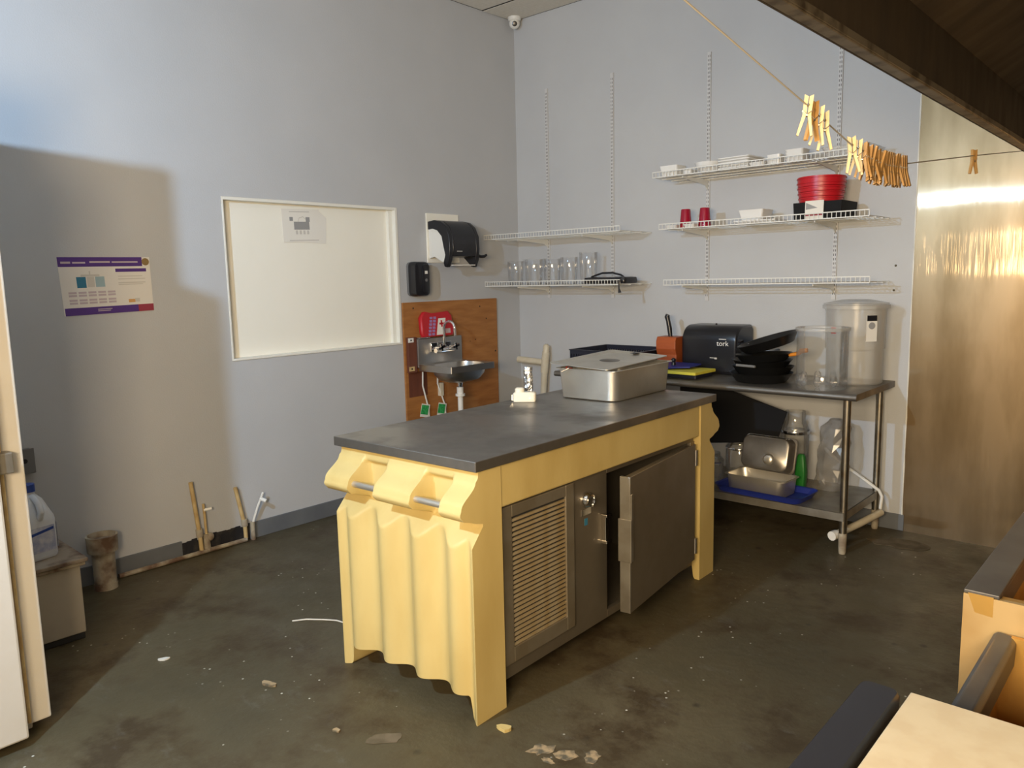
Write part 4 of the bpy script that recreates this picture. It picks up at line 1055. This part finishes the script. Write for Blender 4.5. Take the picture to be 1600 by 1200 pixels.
# poster
po = thing('wall_poster', 'white poster with purple bands taped to the left wall', 'poster', (0.001, -3.31, 1.435), rot=(0, 0, 0))
q = [(-0.232, 0.300), (0.232, 0.302), (0.235, 0.012), (-0.220, 0.0)]
obj('sheet', MB().prism(q[::-1], 'x', 0.0, 0.0015), 'poster_paper', po)


def pos(u, v, h=0.0):
    """poster coordinates: u,v in 0..1 from the lower left"""
    b = [q[3][i] + (q[2][i] - q[3][i]) * u for i in (0, 1)]; tpt = [q[0][i] + (q[1][i] - q[0][i]) * u for i in (0, 1)]
    return (0.0016 + h, b[0] + (tpt[0] - b[0]) * v, b[1] + (tpt[1] - b[1]) * v)


def patch(name, material, *rects, h=0.0):
    mb = MB()
    for (u0, v0, u1, v1) in rects:
        a = [pos(u0, v0, h), pos(u1, v0, h), pos(u1, v1, h), pos(u0, v1, h)]
        mb.loft([a, [(p[0] + 0.0004, p[1], p[2]) for p in a]])
    return obj(name, mb, material, po)


patch('header_band', 'purple', (0, 0.835, 0.91, 1.0))
patch('footer_band', 'purple', (0.01, 0.0, 0.82, 0.13))
patch('footer_patch', 'poster_red', (0.82, 0.0, 1.0, 0.13))
patch('side_title', 'purple', (0.60, 0.735, 0.95, 0.795))
patch('header_lettering', 'poster_pale', (0.03, 0.89, 0.13, 0.925), (0.15, 0.89, 0.285, 0.92), (0.33, 0.90, 0.55, 0.93), (0.57, 0.90, 0.86, 0.925), h=0.0006)
patch('footer_lettering', 'poster_pale', (0.36, 0.05, 0.50, 0.065), (0.36, 0.08, 0.52, 0.092), h=0.0006)
patch('sink_picture', 'teal', (0.17, 0.47, 0.27, 0.66))
patch('sink_picture', 'pale_blue', (0.37, 0.48, 0.47, 0.66))
patch('sink_picture', 'print_lgrey', (0.28, 0.48, 0.36, 0.66), (0.22, 0.665, 0.42, 0.70), (0.31, 0.70, 0.325, 0.76))
patch('text_block', 'poster_pale', *[(0.07 + 0.105 * k, v, 0.155 + 0.105 * k, v + 0.035) for k in range(5) for v in (0.19, 0.24, 0.32, 0.37)])
patch('text_lines', 'print_lgrey', (0.62, 0.65, 0.90, 0.665), (0.62, 0.60, 0.93, 0.615), (0.62, 0.53, 0.93, 0.55), (0.62, 0.50, 0.90, 0.515))
patch('bucket_picture', 'orange_print', (0.715, 0.175, 0.79, 0.235))
patch('bucket_picture', 'print_lgrey', (0.79, 0.18, 0.845, 0.25))
obj('emblem', MB().lathe([(0.020, 0), (0.020, 0.0008)], n=16).xf(Matrix.Translation(pos(0.95, 0.915)) @ Matrix.Rotation(PI / 2, 4, 'Y')), 'tan_panel', po)

# pipes low on the left wall
for nm, lb, pts, r, mt in [
    ('water_pipe', 'yellowed upright pipe at the left end of the torn baseboard', [(0.030, -2.925, 0.005), (0.030, -2.930, 0.11), (0.032, -2.962, 0.445)], 0.0125, 'pvc_old'),
    ('water_pipe', 'yellowed upright pipe at the right end of the torn baseboard', [(0.028, -2.640, 0.02), (0.028, -2.642, 0.10), (0.032, -2.690, 0.355)], 0.0125, 'pvc_old')]:
    p = thing(nm, lb, 'pipe', (0.03, pts[0][1], 0), group='wall water pipes')
    obj('pipe', MB().tube(pts, r, 10), mt, p, world=True, smooth=True)
    obj('coupling', MB().tube([pts[1], tuple(Vector(pts[1]) + Vector((0, -0.003, 0.045)))], r * 1.6, 10), 'rusty', p, world=True, smooth=True)
p = thing('valve_stub', 'short capped pipe stub with a small white valve', 'pipe', (0.03, -2.89, 0.0))
obj('stub', MB().tube([(0.028, -2.889, 0.10), (0.028, -2.892, 0.24), (0.03, -2.896, 0.30)], 0.008, 8), 'pvc_old', p, world=True, smooth=True)
obj('valve', MB().tube([(0.03, -2.895, 0.262), (0.05, -2.855, 0.268)], 0.009, 8), 'whitep', p, world=True, smooth=True)
obj('elbow', MB().tube([(0.028, -2.889, 0.012), (0.028, -2.889, 0.115)], 0.020, 10).sphere((0.032, -2.872, 0.095), 0.026, 10, 8), 'rusty', p, world=True, smooth=True)
p = thing('bent_tube', 'thin bent white tube with a valve by the baseboard', 'pipe', (0.05, -2.56, 0.0))
obj('tube', MB().tube([(0.030, -2.592, 0.03), (0.032, -2.585, 0.12), (0.045, -2.560, 0.20), (0.058, -2.522, 0.292)], 0.0075, 8), 'whitep', p, world=True, smooth=True)
obj('valve', MB().tube([(0.052, -2.540, 0.255), (0.085, -2.518, 0.240)], 0.012, 8), 'whitep', p, world=True, smooth=True)
obj('base_fitting', MB().tube([(0.030, -2.592, 0.0), (0.030, -2.592, 0.115)], 0.014, 8), 'rusty', p, world=True, smooth=True)
tag(obj('floor_pipe', MB().tube([(0.036, -3.40, 0.014), (0.038, -3.1, 0.015), (0.036, -2.925, 0.016), (0.036, -2.64, 0.016)], 0.013, 8), 'rusty', world=True, smooth=True), 'grimy pipe running along the floor under the torn baseboard', 'pipe')

# drain standpipe and grease box
dpp = thing('drain_standpipe', 'grimy open drain pipe with a flared collar beside the beige box', 'pipe', (0.115, -3.497, 0))
obj('pipe', MB().lathe([(0.058, 0.0), (0.058, 0.03), (0.054, 0.03), (0.056, 0.20), (0.048, 0.20), (0.046, 0.03)], n=24), 'rusty', dpp, smooth=True)
obj('collar', MB().lathe([(0.056, 0.20), (0.074, 0.205), (0.076, 0.285), (0.078, 0.29), (0.067, 0.292), (0.065, 0.21), (0.05, 0.20)], n=24, cap0=False, cap1=False), 'rusty', dpp, smooth=True)
obj('rust_crust', MB().lathe([(0.064, 0.262), (0.03, 0.27), (0.0, 0.262)], n=16, cap1=False), 'rust_top', dpp, smooth=True)
gb = thing('grease_trap', 'beige metal grease trap box with a rusty lid', 'box', (0.42, -4.02, 0), -0.02)
obj('box_body', MB().box(-0.26, 0.245, -0.245, 0.235, 0.03, 0.345), 'box_paint', gb, bevel=0.006)
obj('plinth', MB().box(-0.25, 0.240, -0.24, 0.23, 0.0, 0.03), 'gap', gb, bevel=0.004)
obj('lid', MB().box(-0.28, 0.27, -0.26, 0.262, 0.362, 0.380), 'rust_top', gb, bevel=0.004)
obj('lid_lip', MB().box(-0.272, 0.262, -0.252, 0.252, 0.345, 0.362), 'rusty', gb, bevel=0.004)
# bleach jug
jg = thing('bleach_jug', 'white plastic bleach jug with a blue cap on the beige box', 'jug', (0.50, -3.915, 0.381), 0.2)
obj('jug_body', MB().loft([rr(0.145, 0.145, 0.035, 0), rr(0.155, 0.155, 0.04, 0.01), rr(0.155, 0.155, 0.04, 0.165), rr(0.150, 0.150, 0.04, 0.185), rr(0.09, 0.09, 0.035, 0.265), rr(0.045, 0.045, 0.02, 0.29), rr(0.042, 0.042, 0.02, 0.305)]), 'jug', jg, smooth=True)
obj('jug_handle', MB().tube([(0.070, 0.0, 0.185), (0.085, 0.0, 0.215), (0.072, 0.0, 0.255), (0.045, 0.0, 0.275), (0.02, 0, 0.28)], 0.014, 10), 'jug', jg, smooth=True)
obj('cap', MB().lathe([(0.027, 0.302), (0.027, 0.335), (0.024, 0.338)], n=18), 'cap_blue', jg, smooth=True)
lbm = obj('label', MB().box(0.0776, 0.0784, -0.055, 0.055, 0.035, 0.150).box(-0.055, 0.055, 0.0776, 0.0784, 0.035, 0.150), 'jug_label', jg)
obj('label_stripe', MB().obox((0.0790, 0, 0.128), (0.0004, 0, 0), (0, 0.05, 0.008), (0, 0, 0.006)).obox((0, 0.079, 0.128), (0, 0.0004, 0), (0.05, 0, -0.008), (0, 0, 0.006)), 'cap_blue', lbm)
ob_ = thing('wall_outlet_box', 'small grey electrical box on the wall above the jug', 'box', (0.0, -3.80, 0.675))
obj('box_body', MB().box(0.001, 0.055, -0.035, 0.045, 0, 0.115), 'skin_grey', ob_, bevel=0.004)
obj('cover_plate', MB().box(0.055, 0.060, -0.040, 0.050, -0.005, 0.12), 'skin_grey', ob_, bevel=0.002)
obj('knockout', MB().lathe([(0.012, 0), (0.012, 0.003)], n=10).xf(Matrix.Translation((0.06, 0.005, 0.06)) @ Matrix.Rotation(PI / 2, 4, 'Y')), 'gap', ob_)

# upright white fridge at the left edge of the picture
fr = thing('upright_freezer', 'tall off-white upright freezer at the left edge', 'freezer', (0.98, -4.55, 0))
fz = 2.02
obj('cabinet', MB().box(0.72, 1.344, -4.95, -4.149, 0.04, fz).box(0.76, 1.30, -4.90, -4.20, 0, 0.04), 'fridge', fr, world=True, bevel=0.006)
obj('door', MB().box(1.372, 1.430, -4.95, -4.246, 0.035, fz), 'fridge', fr, world=True, bevel=0.008)
obj('door_gasket', MB().box(1.344, 1.372, -4.94, -4.228, 0.06, fz - 0.02), 'gasket', fr, world=True, bevel=0.004)
obj('gasket_bead', MB().tube([(1.366, -4.226, 0.06), (1.366, -4.226, fz - 0.02)], 0.007, 8), 'pvc_old', fr, world=True, smooth=True)
obj('hinge', MB().box(1.345, 1.40, -4.246, -4.195, 0.965, 1.035), 'galv', fr, world=True, bevel=0.003)
obj('unseen_top_box', MB().box(0.72, 1.30, -4.93, -4.200, fz, fz + 0.28), 'fridge', fr, world=True, bevel=0.006)  # unseen box, shaped to cast the upper step of the wall shadow

# ================================================================= SECURITY CAMERA
sc = thing('dome_camera', 'small white security camera in the ceiling corner', 'camera', (0.075, -0.075, 3.63))
obj('mount', MB().lathe([(0.052, 0.0), (0.052, -0.02), (0.044, -0.03)], n=24), 'whitep', sc, smooth=True)
cdv = Vector((4.3, -4.9, -2.0)).normalized()
obj('ball', MB().sphere((0, 0, -0.048), 0.043, 20, 14), 'whitep', sc, smooth=True)
obj('lens', MB().lathe([(0.020, 0.036), (0.020, 0.0445), (0.012, 0.046)], n=18).xf(Matrix.Translation((0, 0, -0.048)) @ cdv.to_track_quat('Z', 'Y').to_matrix().to_4x4()), 'black', sc, smooth=True)

# wall anchors left by the removed rail
for k, (x, z) in enumerate(((2.965, 1.60), (2.96, 1.455))):
    tag(obj('wall_anchor', MB().lathe([(0.004, 0), (0.007, 0.003), (0.004, 0.008)], n=7).xf(Matrix.Translation((x, 0, z)) @ Matrix.Rotation(PI / 2, 4, 'X')), 'anchor'), ['torn screw anchor on the wall right of the shelves, upper one', 'torn screw anchor on the wall just above the cloudy bin'][k], 'screw', 'torn wall anchors')

# ================================================================= RANGE HOOD
HY0, HY1, HX0, HX1 = -4.25, -1.222, 3.775, RX - 0.03
hd = thing('range_hood', 'greasy dark steel range hood over the cooking line', 'hood', ((HX0 + HX1) / 2, (HY0 + HY1) / 2, 2.03))
t = 0.004
obj('front_panel', MB().box(HX0 - t, HX0, HY0, HY1, 2.03, 2.62), 'hood', hd, world=True)
obj('end_panel', MB().box(HX0, HX1, HY1 - t, HY1, 2.03, 2.62), 'hood', hd, world=True)
obj('end_panel', MB().box(HX0, HX1, HY0, HY0 + t, 2.03, 2.62), 'hood', hd, world=True)
obj('top_panel', MB().box(HX0, HX1, HY0 + t, HY1 - t, 2.616, 2.62), 'hood', hd, world=True)
obj('back_panel', MB().box(HX1 - t, HX1, HY0 + t, HY1 - t, 2.03, 2.616), 'hood', hd, world=True)
rim = MB().box(HX0, HX0 + 0.028, HY0 + t, HY1 - t, 2.03, 2.034).box(HX0 + 0.024, HX0 + 0.028, HY0 + t, HY1 - t, 2.034, 2.052)
rim.box(HX0 + 0.028, HX1, HY1 - 0.03, HY1 - t, 2.03, 2.034)
obj('drip_rim', rim, 'hood_rim', hd, world=True, bevel=0.002)
obj('inner_panel', MB().add([(HX0 + 0.001, HY0 + t, 2.222), (HX0 + 0.001, HY1 - t, 2.222), (HX0 + 0.34, HY1 - t, 2.42), (HX0 + 0.34, HY0 + t, 2.42), (HX0 + 0.001, HY0 + t, 2.226), (HX0 + 0.001, HY1 - t, 2.226), (HX0 + 0.34, HY1 - t, 2.424), (HX0 + 0.34, HY0 + t, 2.424)],
                           [(0, 1, 2, 3), (7, 6, 5, 4), (0, 4, 5, 1), (1, 5, 6, 2), (2, 6, 7, 3), (3, 7, 4, 0)]), 'hood', hd, world=True)
fn = 6
for k in range(fn):
    ya = HY0 + 0.02 + (HY1 - HY0 - 0.04) * k / fn; yb2 = ya + (HY1 - HY0 - 0.04) / fn - 0.01
    ff_ = MB()
    for q2 in range(9):
        f0 = q2 / 9; f1 = f0 + 0.07
        xa, xb = HX0 + 0.36 + 0.62 * f0, HX0 + 0.36 + 0.62 * f1; za2, zb2 = 2.45 - 0.26 * f0, 2.45 - 0.26 * f1
        ff_.add([(xa, ya, za2), (xa, yb2, za2), (xb, yb2, zb2), (xb, ya, zb2), (xa, ya, za2 + 0.02), (xa, yb2, za2 + 0.02), (xb, yb2, zb2 + 0.02), (xb, ya, zb2 + 0.02)],
                [(0, 1, 2, 3), (7, 6, 5, 4), (0, 4, 5, 1), (1, 5, 6, 2), (2, 6, 7, 3), (3, 7, 4, 0)])
    obj('baffle_filter', ff_, 'filter', hd, world=True)

# ================================================================= CLOTHESLINE AND PEGS
A = Vector((3.772, -4.06, 2.032)); B = Vector((3.766, -1.235, 2.034))
LINE = [A, Vector((3.745, -3.871, 1.992)), Vector((3.753, -3.398, 1.902)), Vector((3.762, -3.165, 1.850)), Vector((3.762, -2.98, 1.838)), Vector((3.758, -2.774, 1.846)), Vector((3.752, -1.98, 1.945)), B]
tag(obj('clothesline', MB().tube(LINE, 0.0016, 6), 'cord', world=True, smooth=True), 'thin twine strung along the hood edge', 'string')


def on_line(y):
    for a, b in zip(LINE, LINE[1:]):
        if a.y <= y <= b.y:
            return a + (b - a) * ((y - a.y) / (b.y - a.y))


prong = [(0.0006, 0.0), (0.0035, 0.010), (0.0018, 0.020), (0.0012, 0.030), (0.0030, 0.034), (0.0010, 0.038), (0.0010, 0.040)]


def peg_mesh(s):
    # one wooden prong in the x-z plane, z up: jaw above, long leg flaring below
    pts = [(0.0008, 0.030), (0.0085, 0.034), (0.0085, 0.020), (0.0080, -0.005), (0.0150, -0.043), (0.0110, -0.045), (0.0012, -0.004), (0.0012, 0.010), (0.0030, 0.014), (0.0012, 0.018)]
    mb = MB().prism([(s * a, z) for a, z in pts], 'y', -0.005, 0.005)
    return mb


pg_src = {}


def clothespin(label, y, group, rz=0.0, ry=0.0, flip=False, orange_lit=False):
    p0 = on_line(y)
    p = thing('clothespin', label, 'clothespin', p0 + Vector((0, 0, -0.014 if not flip else -0.025)), rot=(PI if flip else 0, ry, rz), group=group)
    key = orange_lit
    if key not in pg_src:
        m_ = 'peg_orange_lit' if orange_lit else 'peg'
        a = obj('prong', peg_mesh(1), m_, p); b = obj('prong', peg_mesh(-1), m_, p)
        c = obj('spring', MB().tube([(-0.0095, -0.0055, 0.004), (0.0, -0.0065, -0.004), (0.0095, -0.0055, 0.004)], 0.0008, 5).tube([(0, -0.0068, -0.005), (0, 0.0068, -0.005)], 0.0022, 8).tube([(-0.0095, 0.0055, 0.004), (0.0, 0.0065, -0.004), (0.0095, 0.0055, 0.004)], 0.0008, 5), 'wirespring', p)
        pg_src[key] = (a, b, c)
    else:
        for s_ in pg_src[key]: link_copy(s_, p)
    return p


for k, (y, rz, ry) in enumerate([(-3.400, 0.45, 0.10), (-3.372, 0.95, 0.05), (-3.345, 0.42, 0.08), (-3.315, 0.50, -0.02)]):
    clothespin('wooden clothespin in the higher group of four, ' + ['first', 'second', 'third', 'fourth'][k] + ' from the left', y, 'clothespins on the line', rz, ry, False, k == 1)
CN = ['first', 'second', 'third', 'fourth', 'fifth', 'sixth', 'seventh', 'eighth', 'ninth', 'tenth', 'eleventh', 'twelfth', 'thirteenth', 'fourteenth', 'fifteenth', 'sixteenth', 'seventeenth', 'eighteenth', 'nineteenth', 'twentieth']
random.seed(21)
yy = -3.165
for k in range(20):
    flip = k in (5, 8, 12, 15)
    clothespin('wooden clothespin in the dense cluster, ' + CN[k] + ' from the left', yy, 'clothespins on the line', 0.5 - 0.1 * k if k < 3 else random.uniform(-0.10, 0.12), random.uniform(-0.12, 0.12), flip, k > 1)
    yy += 0.034 if k < 2 else 0.0195
clothespin('lone wooden clothespin in front of the steel sheet', -1.98, 'clothespins on the line', 0.9, 0.0, False, True)

# ================================================================= COOKING LINE, FOREGROUND RIGHT
# prep counter with a cream cutting board
pc_ = thing('prep_counter', 'counter with a rounded black front rail in the right foreground', 'counter', (4.30, -4.00, 0))
obj('body', MB().box(4.02, 4.80, -4.42, -3.715, 0.10, 0.885), 'steel_panel', pc_, world=True, bevel=0.004)
for (x, y) in ((4.06, -4.38), (4.76, -4.38), (4.06, -3.76), (4.76, -3.76)):
    obj('leg', MB().tube([(x, y, 0), (x, y, 0.10)], 0.02, 10), 'galv', pc_, world=True)
obj('front_rail', MB().loft([rr(0.060, 0.70, 0.014, 0.885, 4.024, -4.065), rr(0.062, 0.702, 0.016, 0.89, 4.024, -4.065), rr(0.062, 0.702, 0.016, 0.914, 4.024, -4.065), rr(0.054, 0.694, 0.014, 0.920, 4.024, -4.065)]), 'black', pc_, world=True, smooth=True)
tag(obj('cream_cutting_board', MB().box(4.066, 4.76, -4.41, -3.712, 0.886, 0.921), 'cutboard', world=True, bevel=0.003), 'thick cream cutting board on the foreground counter', 'cutting board')

# steam table with open wells
stt = thing('steam_table', 'open steel well table with orange light painted on its interior', 'counter', (4.45, -2.9, 0))
XA, XB, YA, YB = 4.036, 4.85, -3.211, -1.65
obj('front_panel', MB().box(XA, XA + 0.01, YA + 0.012, YB, 0.12, 0.905), 'steel_panel', stt, world=True)
obj('end_panel', MB().add([(XA - 0.002, YA, 0.12), (XB, YA, 0.12), (XB, YA, 0.911), (XA - 0.002, YA, 0.911), (XA - 0.002, YA + 0.012, 0.12), (XB, YA + 0.012, 0.12), (XB, YA + 0.012, 0.911), (XA - 0.002, YA + 0.012, 0.911)],
                         [(0, 1, 2, 3), (7, 6, 5, 4), (0, 4, 5, 1), (1, 5, 6, 2), (2, 6, 7, 3), (3, 7, 4, 0)]), 'tan_panel', stt, world=True)
obj('end_patch', MB().add([(XA + 0.006, YA - 0.001, 0.914), (XA + 0.052, YA - 0.001, 0.914), (XA + 0.052, YA - 0.001, 0.872), (XA + 0.020, YA - 0.001, 0.875), (XA + 0.006, YA + 0.001, 0.914), (XA + 0.052, YA + 0.001, 0.914), (XA + 0.052, YA + 0.001, 0.872), (XA + 0.020, YA + 0.001, 0.875)],
                          [(0, 1, 2, 3), (7, 6, 5, 4), (0, 4, 5, 1), (1, 5, 6, 2), (2, 6, 7, 3), (3, 7, 4, 0)]), 'lit_steel', stt, world=True)
obj('rim', MB().box(XA - 0.002, XA + 0.062, YA, YB, 0.912, 0.920).box(XA + 0.058, XA + 0.062, YA, YB, 0.86, 0.912), 'counter_edge', stt, world=True, bevel=0.002)
obj('back_rim', MB().box(XB - 0.06, XB, YA, YB, 0.912, 0.920), 'counter_edge', stt, world=True, bevel=0.002)
obj('near_rim', MB().box(XA + 0.062, XB - 0.06, YA + 0.012, YA + 0.03, 0.885, 0.911), 'lit_steel', stt, world=True, bevel=0.002)
obj('well', MB().box(XA + 0.055, XA + 0.06, YA + 0.03, YB, 0.60, 0.86).box(XA + 0.06, XB - 0.06, YA + 0.03, YB, 0.58, 0.60).box(XB - 0.065, XB - 0.06, YA + 0.03, YB, 0.60, 0.912).box(XA + 0.06, XB - 0.065, YB - 0.01, YB, 0.60, 0.912), 'lit_steel', stt, world=True)
for (x, y) in ((XA + 0.04, YA + 0.04), (XB - 0.04, YA + 0.04), (XA + 0.04, YB - 0.04), (XB - 0.04, YB - 0.04)):
    obj('leg', MB().tube([(x, y, 0), (x, y, 0.60)], 0.02, 10), 'galv', stt, world=True)

fry = thing('fryer_vat', 'deep steel vat with a thick dark rim between the counters', 'fryer', (4.45, -3.46, 0))
FA, FB, GA, GB = 4.098, 4.80, -3.70, -3.225
obj('rim', MB().prism([(FA - 0.006, 0.79), (FA - 0.004, 0.845), (FA + 0.004, 0.852), (FA + 0.030, 0.850), (FA + 0.038, 0.84), (FA + 0.036, 0.79)], 'y', GA, GB), 'counter_edge', fry, world=True, bevel=0.003)
obj('vat_wall', MB().box(FA, FA + 0.012, GA, GB, 0.12, 0.79).box(FB - 0.012, FB, GA, GB, 0.12, 0.85).box(FA + 0.012, FB - 0.012, GB - 0.012, GB, 0.12, 0.85).box(FA + 0.012, FB - 0.012, GA, GA + 0.012, 0.12, 0.85), 'lit_steel', fry, world=True)
obj('vat_floor', MB().add([(FA + 0.012, GA + 0.012, 0.66), (FB - 0.012, GA + 0.012, 0.56), (FB - 0.012, GB - 0.012, 0.56), (FA + 0.012, GB - 0.012, 0.66), (FA + 0.012, GA + 0.012, 0.65), (FB - 0.012, GA + 0.012, 0.55), (FB - 0.012, GB - 0.012, 0.55), (FA + 0.012, GB - 0.012, 0.65)],
                           [(0, 1, 2, 3), (7, 6, 5, 4), (0, 4, 5, 1), (1, 5, 6, 2), (2, 6, 7, 3), (3, 7, 4, 0)]), 'lit_steel', fry, world=True)
for (x, y) in ((FA + 0.03, GA + 0.03), (FB - 0.03, GA + 0.03), (FA + 0.03, GB - 0.03), (FB - 0.03, GB - 0.03)):
    obj('leg', MB().tube([(x, y, 0), (x, y, 0.12)], 0.02, 10), 'galv', fry, world=True)

# ================================================================= BITS ON THE FLOOR
def scrap(name, label, pts, h, material):
    o = obj(name, MB().prism(pts, 'z', 0.001, 0.001 + h), material, world=True)
    return tag(o, label, 'scrap')


def blob(cx, cy, rx, ry, rot, seed, n=9):
    random.seed(seed); out = []
    for k in range(n):
        a = 2 * PI * k / n; m_ = random.uniform(0.6, 1.1)
        x, y = rx * m_ * math.cos(a), ry * m_ * math.sin(a)
        out.append((cx + x * math.cos(rot) - y * math.sin(rot), cy + x * math.sin(rot) + y * math.cos(rot)))
    return out


scrap('paper_scrap', 'curled white scrap on the open floor', blob(1.157, -3.66, 0.030, 0.012, 0.9, 1), 0.006, 'mop')
scrap('leaf_scrap', 'tan crumpled scrap on the floor left of the island', blob(1.694, -3.483, 0.035, 0.02, 0.2, 2), 0.008, 'debris')
scrap('chipped_plastic', 'chipped cream piece at the island foot', blob(2.625, -3.115, 0.035, 0.02, 0.5, 3), 0.012, 'cream')
for k, (x, y, a, b_, r_, lb) in enumerate([(2.80, -3.12, 0.055, 0.032, 0.9, 'pale flake of floor paint nearest the island foot'), (2.885, -3.09, 0.05, 0.03, 0.5, 'largest pale flake of floor paint in front of the island'),
                                           (2.855, -3.155, 0.03, 0.016, 0.2, 'small pale flake of floor paint nearest the viewer'), (2.955, -3.045, 0.032, 0.04, 0.4, 'rightmost pale flake of floor paint in front of the island'),
                                           (2.335, -3.42, 0.075, 0.04, 0.7, 'dull brown bare patch of floor left of the island foot')]):
    scrap('paint_flake', lb, blob(x, y, a, b_, r_, 40 + k, 16), 0.001, 'debris' if k < 4 else 'worn')
scrap('tan_chip', 'tan chip on the floor below the fluted island end', blob(2.17, -3.50, 0.018, 0.012, 0.3, 51), 0.005, 'debris')
scrap('concrete_patch', 'pale worn concrete patch by the steel sheet', blob(3.13, -0.27, 0.17, 0.10, 0.1, 5, 16), 0.002, 'worn')
tag(obj('string_scrap', MB().tube([(1.26, -3.10, 0.004), (1.30, -3.05, 0.006), (1.36, -3.0, 0.004), (1.42, -2.965, 0.005), (1.50, -2.95, 0.004), (1.56, -2.97, 0.004)], 0.0035, 6), 'mop', world=True, smooth=True), 'pale string lying on the floor beside the island', 'string')
